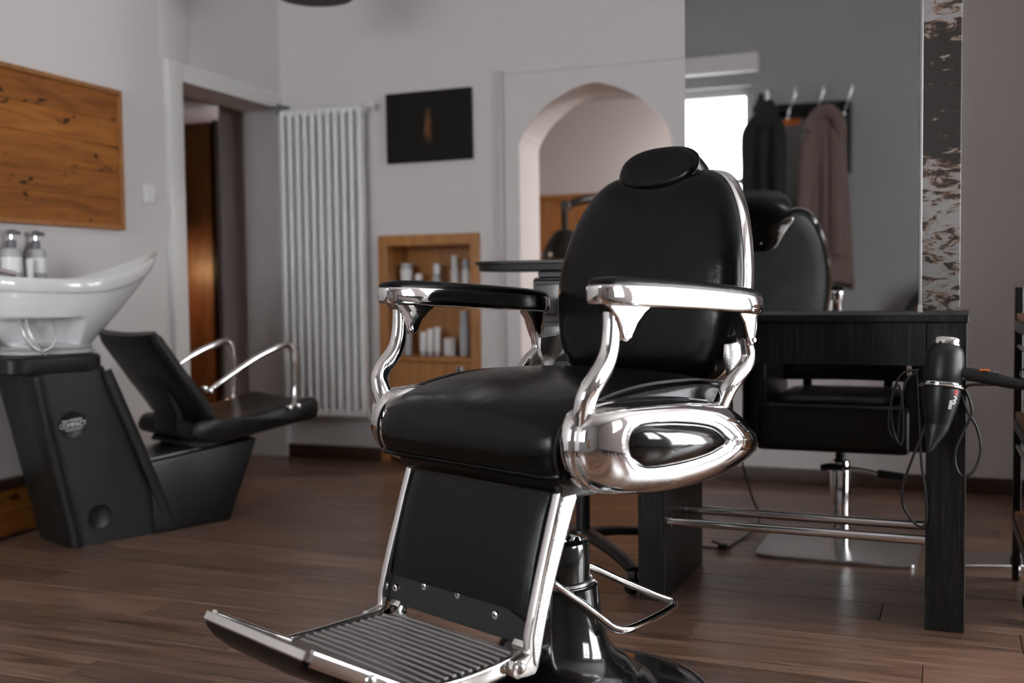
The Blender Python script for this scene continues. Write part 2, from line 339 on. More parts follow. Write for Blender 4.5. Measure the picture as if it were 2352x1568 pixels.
# ------------------------------------------------------------------ the room
def build_room():
    # floor: boards of one size laid parallel to the back wall, staggered row by row
    bm = bmesh.new(); box_into(bm, -2.6, ROOM_X + .3, REAR_Y - .3, 2.2, -.08, -.012)
    floor = struct('floor', finish(bm, 'floor', smooth=False), SUBF, F_BACK)
    PL, PW = 1.26, .155
    meshes = {}
    def plank_mesh(L):
        k = round(L, 3)
        if k not in meshes: meshes[k] = box(.0009, L - .0009, .0009, PW - .0009, -.012, 0, .0012, 1, 'plank')
        return meshes[k]
    y = .25; row = 0
    while y - PW > -4.9:
        y -= PW; row += 1
        x0 = -1.15 + (row * .47 + random.random() * .2) % PL - PL
        x = x0
        while x < 4.6:
            # keep the boards the camera (or the mirror) could see: those inside the room and not far behind the lens
            if x + PL > -1.2 and not (y < -3.9 and x < .9):
                obj('plank', plank_mesh(PL), PLANK, floor, loc=(x, y, 0))
            x += PL
    # the boards nearest the rear and the annex floors, out of the frame or far behind
    bm = bmesh.new(); box_into(bm, -2.6, ROOM_X + .3, REAR_Y - .3, y, -.012, 0)
    o = obj('plank_field', finish(bm, 'pf', smooth=False), PLANK, floor); o['kind'] = 'stuff'
    bm = bmesh.new(); box_into(bm, -2.6, ROOM_X, .2505, 2.2, -.012, 0)
    o = obj('plank_field', finish(bm, 'pf', smooth=False), PLANK, floor); o['kind'] = 'stuff'

    # back wall with cupboard recess and arched passage
    T = .27
    bm = bmesh.new()
    def pz(pts, y0=0, y1=T): prism_into(bm, pts, 'xz', y0, y1)
    nx0, nx1, nz = .60, 1.097, 1.112
    ax0, ax1, spring, rise = 1.334, 2.07, 1.545, .27
    pz([(-.12, 0), (nx0, 0), (nx0, CEIL), (-.12, CEIL)]); pz([(nx0, nz), (nx1, nz), (nx1, CEIL), (nx0, CEIL)]); pz([(nx1, 0), (ax0, 0), (ax0, CEIL), (nx1, CEIL)])
    pz([(nx0, 0), (nx1, 0), (nx1, nz), (nx0, nz)], .24, T)
    pz([(ax1, 0), (ROOM_X + .3, 0), (ROOM_X + .3, CEIL), (ax1, CEIL)])
    arc = []; n = 20
    for i in range(n + 1):
        t = math.pi * (1 - i / n); c, s = math.cos(t), math.sin(t)
        arc.append(((ax0 + ax1) / 2 + (ax1 - ax0) / 2 * math.copysign(abs(c) ** 1.28, c), spring + rise * abs(s) ** 1.28))
    for a, b in zip(arc, arc[1:]): pz([a, b, (b[0], CEIL), (a[0], CEIL)])
    struct('wall_back', finish(bm, 'wall_back'), PAINT, F_BACK)
    # narrow strip, darker than the wall, between the picture wall and the arch, and the flat band over the arch
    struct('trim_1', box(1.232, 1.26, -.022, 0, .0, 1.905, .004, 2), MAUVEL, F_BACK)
    struct('trim_2', box(1.262, 2.6, -.006, 0, 1.885, 1.905, .003, 1), PAINT, F_BACK)
    struct('baseboard_back', box(.015, .575, -.02, 0, 0, .068, .004, 2), BASEB, F_BACK)
    struct('wall_shade_block', box(4.25, 4.4, -1.1, 0, 0, CEIL), PAINT, F_BACK)  # unseen wall piece added to shade the right end of the back wall
    struct('baseboard_right', box(2.09, 4.25, -.02, 0, 0, .068, .004, 2), BASEB, F_BACK)

    # left wall with door opening  (along y of F_LEFT; room is on +x)
    T = .2; d0, d1, dz = -.862, -.03, 1.806
    bm = bmesh.new()
    def px(pts): prism_into(bm, pts, 'yz', -T, 0)
    px([(-6.6, 0), (d0, 0), (d0, CEIL), (-6.6, CEIL)]); px([(d0, dz), (d1, dz), (d1, CEIL), (d0, CEIL)]); px([(d1, 0), (.3, 0), (.3, CEIL), (d1, CEIL)])
    struct('wall_left', finish(bm, 'wall_left'), PAINT, F_LEFT)
    door = struct('door_1', box(-.02, .028, d0 - .10, d0, 0, dz + .085, .006, 2), TRIMW, F_LEFT)      # casing with its pieces
    obj('casing_head', box(-.02, .026, d0 + .0005, d1 + .045, dz, dz + .083, .006, 2), TRIMW, door)
    obj('casing_side', box(-.02, .022, d1, d1 + .045, 0, dz, .005, 2), TRIMW, door)
    obj('hinge', tube([(.03, d1 + .02, 1.44), (.03, d1 + .02, 1.52)], .009, seg=8, n=1), TRIMW, door)
    obj('hinge', tube([(.03, d1 + .02, .30), (.03, d1 + .02, .38)], .009, seg=8, n=1), TRIMW, door)
    struct('trim_3', box(0, .010, -.985, -.795, 1.895, CEIL, .004, 2), PAINT, F_LEFT)                   # plaster band above the casing
    # room beyond the door: lining wall, pine lined wall, ceiling
    struct('wall_lining', box(-.385, -T, .02, .12, 0, CEIL, 0), MAUVE, F_LEFT)
    struct('trim_4', box(-.415, -.385, .0, .12, 0, 1.78, .004, 1), BASEB, F_LEFT)
    struct('trim_7', box(-.475, -.415, .06, .16, 0, 1.78, .004, 1), OAKD, F_LEFT)
    struct('wall_passage', box(-1.75, -1.65, -2.4, 1.4, 0, CEIL, 0), OAKD, F_LEFT)
    struct('wall_passage_end', box(-1.65, -.385, .50, .60, 0, CEIL, 0), OAKD, F_LEFT)
    struct('ceiling_passage', box(-1.75, -T, -2.4, 1.4, 1.86, 1.92, 0), MAUVE, F_LEFT)
    struct('wall_passage_front', box(-1.65, -T, -2.4, -2.3, 0, CEIL, 0), MAUVE, F_LEFT)
    # right and rear walls with their windows
    T = .2
    def holed(name, along, wins, plane, a0, a1, m):
        bm = bmesh.new(); pos = along[0]
        for (a, b, z0, z1) in sorted(wins):
            prism_into(bm, [(pos, 0), (a, 0), (a, CEIL), (pos, CEIL)], plane, a0, a1)
            prism_into(bm, [(a, 0), (b, 0), (b, z0), (a, z0)], plane, a0, a1); prism_into(bm, [(a, z1), (b, z1), (b, CEIL), (a, CEIL)], plane, a0, a1); pos = b
        prism_into(bm, [(pos, 0), (along[1], 0), (along[1], CEIL), (pos, CEIL)], plane, a0, a1)
        return struct(name, finish(bm, name), m, F_BACK)
    holed('wall_right', (REAR_Y - .2, 0), WIN_RIGHT, 'yz', ROOM_X, ROOM_X + T, PAINT)
    holed('wall_rear', (-2.2, ROOM_X), WIN_REAR, 'xz', REAR_Y - T, REAR_Y, PAINTG)
    k = 0
    for plane, wins, c in (('yz', WIN_RIGHT, ROOM_X + .1), ('xz', WIN_REAR, REAR_Y - .1)):
        for (a, b, z0, z1) in wins:
            k += 1; fw_ = .055
            bm = bmesh.new()
            for (u0, u1, v0, v1) in ((a, a + fw_, z0, z1), (b - fw_, b, z0, z1), (a + fw_, b - fw_, z0, z0 + fw_), (a + fw_, b - fw_, z1 - fw_, z1)):
                prism_into(bm, [(u0, v0), (u1, v0), (u1, v1), (u0, v1)], plane, c - .03, c + .03, .005, 1)
            w = struct('window_%d' % k, finish(bm, 'window_frame'), TRIMW, F_BACK)
            mid = (a + b) / 2 if plane == 'yz' else a + (b - a) * .3; zt = z0 + (z1 - z0) * (.70 if plane == 'yz' else .57)
            obj('mullion', prism([(mid - .025, z0 + fw_), (mid + .025, z0 + fw_), (mid + .025, z1 - fw_), (mid - .025, z1 - fw_)], plane, c - .025, c + .025, .004, 1), TRIMW, w)
            obj('transom', prism([(a + fw_, zt - .02), (b - fw_, zt - .02), (b - fw_, zt + .02), (a + fw_, zt + .02)], plane, c - .02, c + .02, .004, 1), TRIMW, w)
            for (u0, u1) in ((a + fw_, mid - .025), (mid + .025, b - fw_)):
                for (v0, v1) in ((z0 + fw_, zt - .02), (zt + .02, z1 - fw_)):
                    obj('pane', prism([(u0, v0), (u1, v0), (u1, v1), (u0, v1)], plane, c - .002, c + .002), GLASS, w)
    struct('trim_5', box(.8, 2.05, REAR_Y, REAR_Y + .09, 2.215, 2.33, .012, 2), PAINT, F_BACK)         # blind box over the rear window
    struct('ceiling', box(-2.6, ROOM_X + .3, REAR_Y - .3, .3, CEIL, CEIL + .1), PAINT, F_BACK)
    # room behind the arch
    struct('wall_annex', box(.2, 4.2, 1.78, 1.88, 0, CEIL), PAINT, F_BACK)
    struct('wall_annex_left', box(.1, .2, .27, 1.88, 0, CEIL), PAINT, F_BACK)
    struct('wall_annex_right', box(4.2, 4.3, .27, 1.88, 0, CEIL), PAINT, F_BACK)
    struct('ceiling_annex', box(.1, 4.3, .27, 1.88, 2.04, 2.14), PAINT, F_BACK)
    pan = struct('trim_6', box(.3, 3.0, 1.755, 1.78, 1.425, 1.46, .004, 1), OAK, F_BACK)              # cap of the panelling, with its boards
    x = .3
    while x < 2.99:
        obj('panel', box(x + .001, x + .179, 1.762, 1.78, .0, 1.424, .004, 1), OAK, pan); x += .18
build_room()

# ------------------------------------------------------------------ barber chair
def build_barber_chair():
    t = thing('barber_chair', 'large black leather barber chair with chrome arms and ribbed metal footrest', 'barber chair', F_CHAIR)
    # pedestal
    base = obj('base', lathe([(0, 0), (.335, 0), (.345, .004), (.346, .012), (.338, .019), (.30, .024), (.225, .027), (.222, .03)], 72), GLOSSB, t)
    obj('rim', lathe([(.322, .0215), (.327, .0235), (.333, .0225)], 72), CHROMEW, base)
    obj('pedestal', lathe([(.218, .027), (.216, .045), (.205, .058), (.185, .067), (.174, .074), (.168, .085), (.15, .098), (.128, .116), (.114, .138), (.105, .165), (.099, .2), (.095, .235), (.0925, .25), (.0915, .258), (.087, .262), (.075, .263)], 64), GLOSSB, t)
    cap = obj('cylinder', lathe([(.0755, .26), (.0755, .34), (.073, .349), (.066, .353), (.037, .354)], 56), GLOSSB, t)
    obj('collar', lathe([(.0765, .262), (.081, .264), (.081, .27), (.0765, .272)], 56), STEEL, cap)
    obj('piston', lathe([(.034, .35), (.034, .50)], 40), CHROME, t)
    for a in (20, 160): obj('screw', lathe([(0, .361), (.006, .360), (.009, .354)], 12, (.054 * math.cos(R(a)), .054 * math.sin(R(a)), 0)), CHROME, cap)
    obj('pump_lever', tube([(.05, -.075, .30), (.080, -.085, .288), (.097, -.024, .24), (.111, .023, .2), (.126, .048, .178), (.134, .083, .17), (.117, .183, .166), (.096, .276, .166), (.080, .302, .169), (.068, .292, .175), (.05, .253, .195), (.028, .177, .235), (.018, .10, .275), (.01, .065, .285)], .0085, seg=12), CHROME, t)

    # seat: side profile swept across, falling off and rounding at both sides
    prof = [(-.225, .534), (-.252, .541), (-.264, .562), (-.267, .590), (-.262, .618), (-.246, .645), (-.212, .666), (-.15, .684), (-.08, .697), (0, .704), (.09, .705), (.18, .70), (.25, .688), (.275, .668), (.283, .63), (.278, .58), (.26, .548), (.1, .536)]
    P = spline([(0, a, b) for a, b in prof], 4, True)
    cy, cz = .01, .60
    st = [(-1, .0), (-.985, .35), (-.955, .62), (-.90, .86), (-.82, .97), (-.7, 1), (-.5, 1), (-.25, 1), (0, 1)]
    st = st + [(-a, b) for a, b in st[:-1][::-1]]
    rings = []
    for (u, k) in st:
        x = .262 * u; ins = (1 - k) * .034
        ring = []
        for q in P:
            crown = (.012 * abs(u) ** 2.6) * max(0, min(1, (q.z - .56) / .1))
            d = Vector((0, cy - q.y, cz - q.z)); d.normalize()
            e = ins if q.z > .545 else ins * .4
            ring.append((x, q.y + d.y * e, q.z + d.z * e - crown))
        rings.append(ring)
    seat = obj('seat', loft(rings, 'seat', sharp=60), LEATH, t)
    for s in (-1, 1):   # welted seam round each side of the cushion
        pp = [(s * .2555, q.y + (cy - q.y) * .030, q.z + (cz - q.z) * .03 - .011 * max(0, min(1, (q.z - .56) / .1))) for q in P if q.z > .545]
        obj('piping', tube(pp, .0032, seg=6, n=1), LEATH2, seat)
    obj('seat_frame', prism([(-.21, .490), (.24, .49), (.26, .545), (-.225, .545)], 'yz', -.225, .225, .012, 3), GLOSSB, t)
    obj('front_apron', prism([(-.236, .536), (-.222, .51), (-.205, .498), (-.19, .50), (-.19, .54)], 'yz', -.222, .222, .006, 2), LEATH, t)

    # chrome side pods with a dark tear-drop inlay
    O = [(-.250, .607), (-.241, .640), (-.215, .662), (-.136, .6715), (.017, .667), (.112, .656), (.188, .640), (.255, .607), (.303, .569), (.315, .549), (.294, .525), (.184, .496), (.016, .486), (-.089, .494), (-.173, .508), (-.22, .531), (-.246, .568)]
    OS = [(q.x, q.y) for q in spline([(a, b, 0) for a, b in O], 5, True)]
    I = [(-.149, .602), (-.139, .623), (-.102, .632), (-.002, .625), (.10, .607), (.150, .580), (.157, .570), (.141, .563), (.09, .551), (-.003, .545), (-.105, .549), (-.142, .573)]
    IS = [(q.x, q.y) for q in spline([(a, b, 0) for a, b in I], 5, True)]
    def scaled(L, k, c): return [(c[0] + (a - c[0]) * k, c[1] + (b - c[1]) * k) for a, b in L]
    def matched(L, n, c):     # resample a star-shaped outline by angle
        out = []
        for i in range(n):
            th = 2 * math.pi * i / n; d = (math.cos(th), math.sin(th)); best = 0
            for (p0, p1) in zip(L, L[1:] + L[:1]):
                ax, ay = p0[0] - c[0], p0[1] - c[1]; bx, by = p1[0] - c[0], p1[1] - c[1]
                den = d[0] * (by - ay) - d[1] * (bx - ax)
                if abs(den) < 1e-12: continue
                tt = (ax * (by - ay) - ay * (bx - ax)) / den; uu = (ax * d[1] - ay * d[0]) / den
                if tt > 0 and -1e-6 <= uu <= 1 + 1e-6: best = max(best, tt)
            out.append((c[0] + d[0] * best, c[1] + d[1] * best))
        return out
    C0 = (-.01, .583); n = 120
    OM = matched(OS, n, C0); IM = matched(IS, n, C0)
    def mixr(k): return [(a[0] + (b[0] - a[0]) * k, a[1] + (b[1] - a[1]) * k) for a, b in zip(OM, IM)]
    for s in (-1, 1):
        X = lambda L, x: [(s * x, a, b) for a, b in L]
        rg = [X(scaled(OM, .93, C0), .245), X(scaled(OM, .985, C0), .252), X(OM, .262), X(OM, .279), X(scaled(OM, .99, C0), .284), X(scaled(OM, .968, C0), .2855), X(scaled(OM, .965, C0), .291)]
        for k, x in ((.08, .303), (.2, .3165), (.36, .3265), (.55, .3325), (.75, .335), (.92, .3352), (1., .3335)): rg.append(X(mixr(k), x))
        rg += [X(scaled(IM, .985, C0), .330), X(scaled(IM, .96, C0), .326), X(scaled(IM, .5, C0), .326)]
        pod = obj('side_pod', loft(rg, 'side_pod', sharp=50), CHROME, t)
        rg = [X(scaled(IM, .97, C0), .3245)] + [X(scaled(IM, k, C0), x) for k, x in ((.965, .329), (.93, .3335), (.85, .339), (.7, .3455), (.5, .351), (.25, .354), (.08, .3545))]
        obj('inlay', loft(rg, 'inlay', sharp=60), GLOSSB, pod)

        # arm rest: chrome body with a black pad
        def arm_ring(k, z):
            out = []; N = 56; a, b = .252, .034
            for i in range(N):
                th = 2 * math.pi * i / N; c, sn = math.cos(th), math.sin(th)
                y = .044 + a * k * math.copysign(abs(c) ** (2 / 4.2), c)
                w = b * (1 + .10 * max(0, -(y - .04)) / .25)
                if k < 1: w *= (1 - (1 - k) * 2.0)
                xx = w * math.copysign(abs(sn) ** (2 / 4.2), sn)
                out.append((s * (.302 + xx), y, .8525 - .060 * (y - .044) + z + .004 * (1 - ((y - .044) / .265) ** 2)))
            return out
        arm = obj('armrest', loft([arm_ring(.93, -.024), arm_ring(.985, -.0205), arm_ring(1, -.014), arm_ring(1, .010), arm_ring(.985, .013)], 'arm', sharp=40), CHROME, t)
        obj('arm_pad', loft([arm_ring(.985, .0128), arm_ring(.982, .0175), arm_ring(.95, .0245), arm_ring(.85, .0285), arm_ring(.74, .030)], 'pad', sharp=60), LEATH, arm)
        # front support
        x0, x1 = sorted((s * .286, s * .318))
        fl = [(-.20, .851), (-.058, .843), (-.085, .829), (-.107, .81), (-.116, .795), (-.122, .783), (-.135, .778), (-.147, .783), (-.153, .80), (-.164, .822), (-.182, .84)]
        br = obj('arm_bracket', prism(fl, 'yz', x0, x1, .006, 3), CHROME, t)
        obj('pivot_pin', lathe([(0, .0035), (.004, .0035), (.0055, 0)], 14, mtx=Matrix.Translation((s * .318, -.134, .794)) @ Matrix.Rotation(s * R(90), 4, 'Y')), CHROME, br)
        obj('arm_support', tube([(s * .302, -.160, .848), (s * .302, -.160, .80), (s * .302, -.166, .765), (s * .302, -.180, .738), (s * .302, -.205, .712), (s * .298, -.220, .690), (s * .292, -.222, .668), (s * .284, -.218, .640)], [.9, .95, 1, 1.05, 1.08, 1.1, 1.15, 1.2], seg=20, flat=(.0125, .0165), side=(1, 0, 0), expo=3.5), CHROME, t)
        # rear support
        fl = [(.198, .836), (.288, .829), (.279, .81), (.276, .785), (.272, .762), (.264, .752), (.251, .754), (.243, .772), (.232, .80), (.214, .822)]
        br = obj('arm_bracket', prism(fl, 'yz', x0, x1, .006, 3), CHROME, t)
        obj('pivot_pin', lathe([(0, .0035), (.004, .0035), (.0055, 0)], 14, mtx=Matrix.Translation((s * .318, .261, .765)) @ Matrix.Rotation(s * R(90), 4, 'Y')), CHROME, br)
        obj('arm_support', tube([(s * .302, .254, .79), (s * .302, .262, .755), (s * .302, .266, .73), (s * .302, .255, .712), (s * .302, .228, .694), (s * .299, .203, .672), (s * .292, .194, .648), (s * .282, .190, .62)], [.9, .95, 1, 1.08, 1.05, 1.05, 1.1, 1.15], seg=20, flat=(.012, .0155), side=(1, 0, 0), expo=3.5), CHROME, t)
        pl = [(.236, .757), (.285, .760), (.325, .772), (.333, .74), (.322, .715), (.30, .707), (.285, .698), (.27, .676), (.25, .676), (.243, .70), (.233, .73)]
        x0, x1 = sorted((s * .262, s * .276))
        obj('back_bracket', prism(pl, 'yz', x0, x1, .004, 2), HAMMER, t)

    # back rest
    half = [(0, .663), (.10, .664), (.165, .668), (.205, .683), (.227, .71), (.244, .752), (.255, .81), (.258, .88), (.252, .935), (.236, 1.0), (.216, 1.05), (.187, 1.095), (.158, 1.12), (.123, 1.130), (.088, 1.119), (.058, 1.09), (.03, 1.066), (0, 1.058)]
    full = half + [(-a, b) for a, b in half[1:-1][::-1]]
    BO = [(q.x, q.y) for q in spline([(a, b, 0) for a, b in full], 4, True)]
    halfp = half[:13] + [(.123, 1.132), (.088, 1.129), (.058, 1.122), (.03, 1.117), (0, 1.115)]
    BP = [(q.x, q.y) for q in spline([(a, b, 0) for a, b in halfp + [(-a, b) for a, b in halfp[1:-1][::-1]]], 4, True)]
    cz = .88
    ytab = [(.66, .298), (.70, .297), (.81, .305), (.88, .312), (.93, .32), (1.0, .336), (1.05, .35), (1.1, .366), (1.14, .38)]
    def br_(k, off, curve=0., L=BO):
        out = []
        for a, b in L:
            x = a * k; z = cz + (b - cz) * k
            out.append((x, interp(ytab, z) + off - curve * (1 - (a * k / .26) ** 2), z))
        return out
    bk = obj('backrest', loft([br_(1.0, .004, L=BP), br_(1.0, -.004, L=BP), br_(.988, -.016, L=BP), br_(.965, -.026, L=BP), br_(.92, -.036, L=BP), br_(.85, -.043, L=BP), br_(.72, -.048, L=BP), br_(.5, -.050, L=BP), br_(.25, -.050, L=BP), br_(.06, -.049, L=BP)], 'backrest', sharp=70), LEATH, t)
    obj('back_band', loft([br_(.955, .002), br_(1.004, .002), br_(1.012, .006), br_(1.012, .036), br_(1.0, .041), br_(.965, .041), br_(.955, .036), br_(.955, .002)], 'band', cap0=False, cap1=False, sharp=40), CHROME, t)
    obj('back_panel', loft([br_(.957, .010), br_(.957, .030), br_(.94, .038), br_(.88, .045), br_(.75, .049), br_(.5, .051), br_(.2, .052), br_(.04, .052)], 'back_panel', sharp=70), LEATHB, t)
    pl = [(0, .985), (.035, .988), (.056, 1.004), (.07, 1.03), (.088, 1.062), (.108, 1.093), (.085, 1.10), (.05, 1.088), (0, 1.086), (-.05, 1.088), (-.085, 1.10), (-.108, 1.093), (-.088, 1.062), (-.07, 1.03), (-.056, 1.004), (-.035, .988)]
    bm = bmesh.new(); prism_into(bm, [(q.x, q.y) for q in spline([(a, b, 0) for a, b in pl], 3, True)], 'xz', 0, .014, .004, 2)
    for v in bm.verts: v.co.y += interp(ytab, v.co.z) + .046
    hp = obj('headrest_plate', finish(bm, 'hp'), CHROME, t)
    obj('bolt', lathe([(0, .007), (.006, .006), (.0105, .003), (.0115, 0)], 20, mtx=Matrix.Translation((0, .394, 1.018)) @ Matrix.Rotation(R(-90), 4, 'X')), CHROME, hp)
    # head rest: rounded block leaning back
    RX = Matrix.Translation((0, .385, 1.131)) @ Matrix.Rotation(R(-24), 4, 'X')
    rg = []
    for (y, k) in ((-.044, .35), (-.0445, .65), (-.043, .85), (-.039, .95), (-.032, .99), (-.024, 1.0), (.0, .985), (.022, .95), (.038, .90), (.048, .82), (.054, .66), (.056, .3)):
        rg.append([tuple(RX @ Vector((a * (1 - .0 * y), y + .0, b))) for a, b in sel(.110 * k, .053 * k, 56, 2.35)])
    hr = obj('headrest', loft(rg, 'headrest', sharp=70), LEATH, t)
    pp = [tuple(RX @ Vector((a, -.030, b))) for a, b in sel(.1112, .0538, 56, 2.35)]
    obj('piping', tube(pp, .0022, seg=6, n=1, closed=True), LEATH2, hr)
    obj('headrest_post', prism([(-.04, 1.06), (.04, 1.06), (.035, 1.11), (-.035, 1.11)], 'xz', .385, .41, .004, 2), CHROME, t)

    # leg rest
    side = [(-.188, .508), (-.205, .47), (-.222, .42), (-.237, .37), (-.249, .32), (-.258, .27), (-.262, .243)]
    sp = spline([(0, a, b) for a, b in side], 4)
    rg = []
    for u, k in ((-1, 0), (-.985, .6), (-.95, .92), (-.8, 1), (-.4, 1), (0, 1), (.4, 1), (.8, 1), (.95, .92), (.985, .6), (1, 0)):
        f = [(.203 * u, q.y - .006 - .016 * k, q.z) for q in sp if q.z > .285]; bk_ = [(.203 * u, q.y + .012, q.z) for q in sp if q.z > .285]
        rg.append(f + bk_[::-1])
    lg = obj('leg_rest', loft(rg, 'leg_rest', sharp=50), LEATH, t)
    pts = [(-.205, .30), (-.12, .316), (0, .312), (.12, .296), (.205, .272), (.205, .236), (-.205, .236)]
    bm = bmesh.new(); prism_into(bm, pts, 'xz', -.008, 0, .002, 1)
    for v in bm.verts: v.co.y += -.268 + (v.co.z - .25) * .25
    kp = obj('kick_plate', finish(bm, 'kp'), PLASTB, lg)
    for (x, z) in ((-.187, .266), (-.10, .285), (.0, .288), (.11, .272)):
        obj('rivet', lathe([(.0022, .0035), (.005, .004), (.0078, .0025), (.0085, 0)], 16, mtx=Matrix.Translation((x, -.2765 + (z - .25) * .25, z)) @ Matrix.Rotation(R(90), 4, 'X')), CHROMEW, kp)
    for s in (-1, 1):
        outer = [(-.152, .522), (-.175, .47), (-.197, .42), (-.218, .37), (-.237, .32), (-.253, .27), (-.265, .225), (-.271, .2), (-.28, .191), (-.325, .193), (-.335, .2), (-.338, .214), (-.33, .226), (-.296, .232), (-.294, .26), (-.279, .31), (-.263, .36), (-.246, .41), (-.229, .46), (-.213, .505), (-.206, .526)]
        x0, x1 = sorted((s * .2045, s * .222))
        fr = obj('leg_frame', prism(outer, 'yz', x0, x1, .004, 2), CHROME, t)
        inn = [(-.168, .505), (-.184, .466), (-.206, .416), (-.227, .366), (-.246, .316), (-.262, .266), (-.274, .222), (-.280, .205), (-.284, .215), (-.286, .258), (-.272, .308), (-.256, .358), (-.238, .408), (-.221, .458), (-.206, .498)]
        x0, x1 = sorted((s * .2195, s * .2245))
        obj('textured_strip', prism(inn, 'yz', x0, x1, .0012, 1), HAMMER, fr)
        obj('bolt', lathe([(0, .008), (.005, .0075), (.0095, .004), (.011, 0)], 20, mtx=Matrix.Translation((s * .222, -.317, .212)) @ Matrix.Rotation(s * R(90), 4, 'Y')), CHROME, fr)
        obj('link_rod', rod((s * .19, -.185, .46), (s * .19, -.195, .56), .010), CHROME, t)
    # ribbed foot plate
    fp = obj('foot_plate', prism([(-.178, -.272), (.178, -.272), (.19, -.33), (.19, -.45), (.178, -.525), (-.178, -.525), (-.19, -.45), (-.19, -.33)], 'xy', .206, .219, .003, 2), ALU, t)
    for i in range(13):
        y = -.288 - i * .0182
        w = .172 if i in (0, 12) else .183
        obj('rib', tube([(-w, y - .002, .2185), (-w * .5, y, .2188), (w * .5, y, .2188), (w, y - .002, .2185)], .0042, seg=8, n=3), ALU, fp)
    for s in (-1, 1):
        obj('side_rail', tube([(s * .195, -.31, .213), (s * .201, -.36, .21), (s * .201, -.45, .208), (s * .192, -.54, .212)], 1, seg=16, flat=(.006, .0145), side=(1, 0, 0), expo=4), CHROMEW, fp)
        obj('heel_clip', prism([(-.262, .215), (-.282, .213), (-.285, .235), (-.27, .252), (-.258, .25)], 'yz', *sorted((s * .165, s * .195)), .003, 2), CHROMEW, fp)
    # toe flap, padded underneath
    A, B = Vector((0, -.535, .222)), Vector((0, -.712, .322)); D = (B - A); Nn = Vector((0, D.z, -D.y)).normalized()
    rg = []
    def fl_ring(off, k):
        out = []
        ol = [(-.172, 0), (.172, 0), (.168, .35), (.158, .75), (.146, .97), (.13, 1.0), (-.13, 1.0), (-.146, .97), (-.158, .75), (-.168, .35)]
        for (x, q) in [(v.x, v.y) for v in spline([(a, b, 0) for a, b in ol], 5, True)]:
            q = .5 + (q - .5) * k; out.append(tuple(A + D * q + Vector((x * k, 0, 0)) - Nn * off))
        return out
    flp = obj('toe_flap', loft([fl_ring(-.001, .96), fl_ring(0, 1.), fl_ring(.013, 1.), fl_ring(.015, .98)], 'flap', sharp=40), CHROMEW, t)
    obj('flap_pad', loft([fl_ring(.0145, .975), fl_ring(.022, .95), fl_ring(.033, .84), fl_ring(.042, .62), fl_ring(.046, .3)], 'flap_pad', sharp=60), LEATH, flp)
    for s in (-1, 1):
        q0 = A + Vector((s * .176, 0, 0)); q1 = A + D * .93 + Vector((s * .152, 0, 0)); off = -Nn * .007
        hg = obj('hinge_bracket', tube([q0 + off, q0 + (q1 - q0) * .5 + off, q1 + off], 1, seg=16, flat=(.0075, .013), side=(1, 0, .0), expo=4), CHROMEW, flp)
        obj('bolt', lathe([(0, .007), (.005, .0065), (.009, .0035), (.0105, 0)], 18, mtx=Matrix.Translation(q0 + (q1 - q0) * .40 + off + Vector((s * .0072, 0, 0))) @ Matrix.Rotation(s * R(90), 4, 'Y')), CHROME, hg)
build_barber_chair()

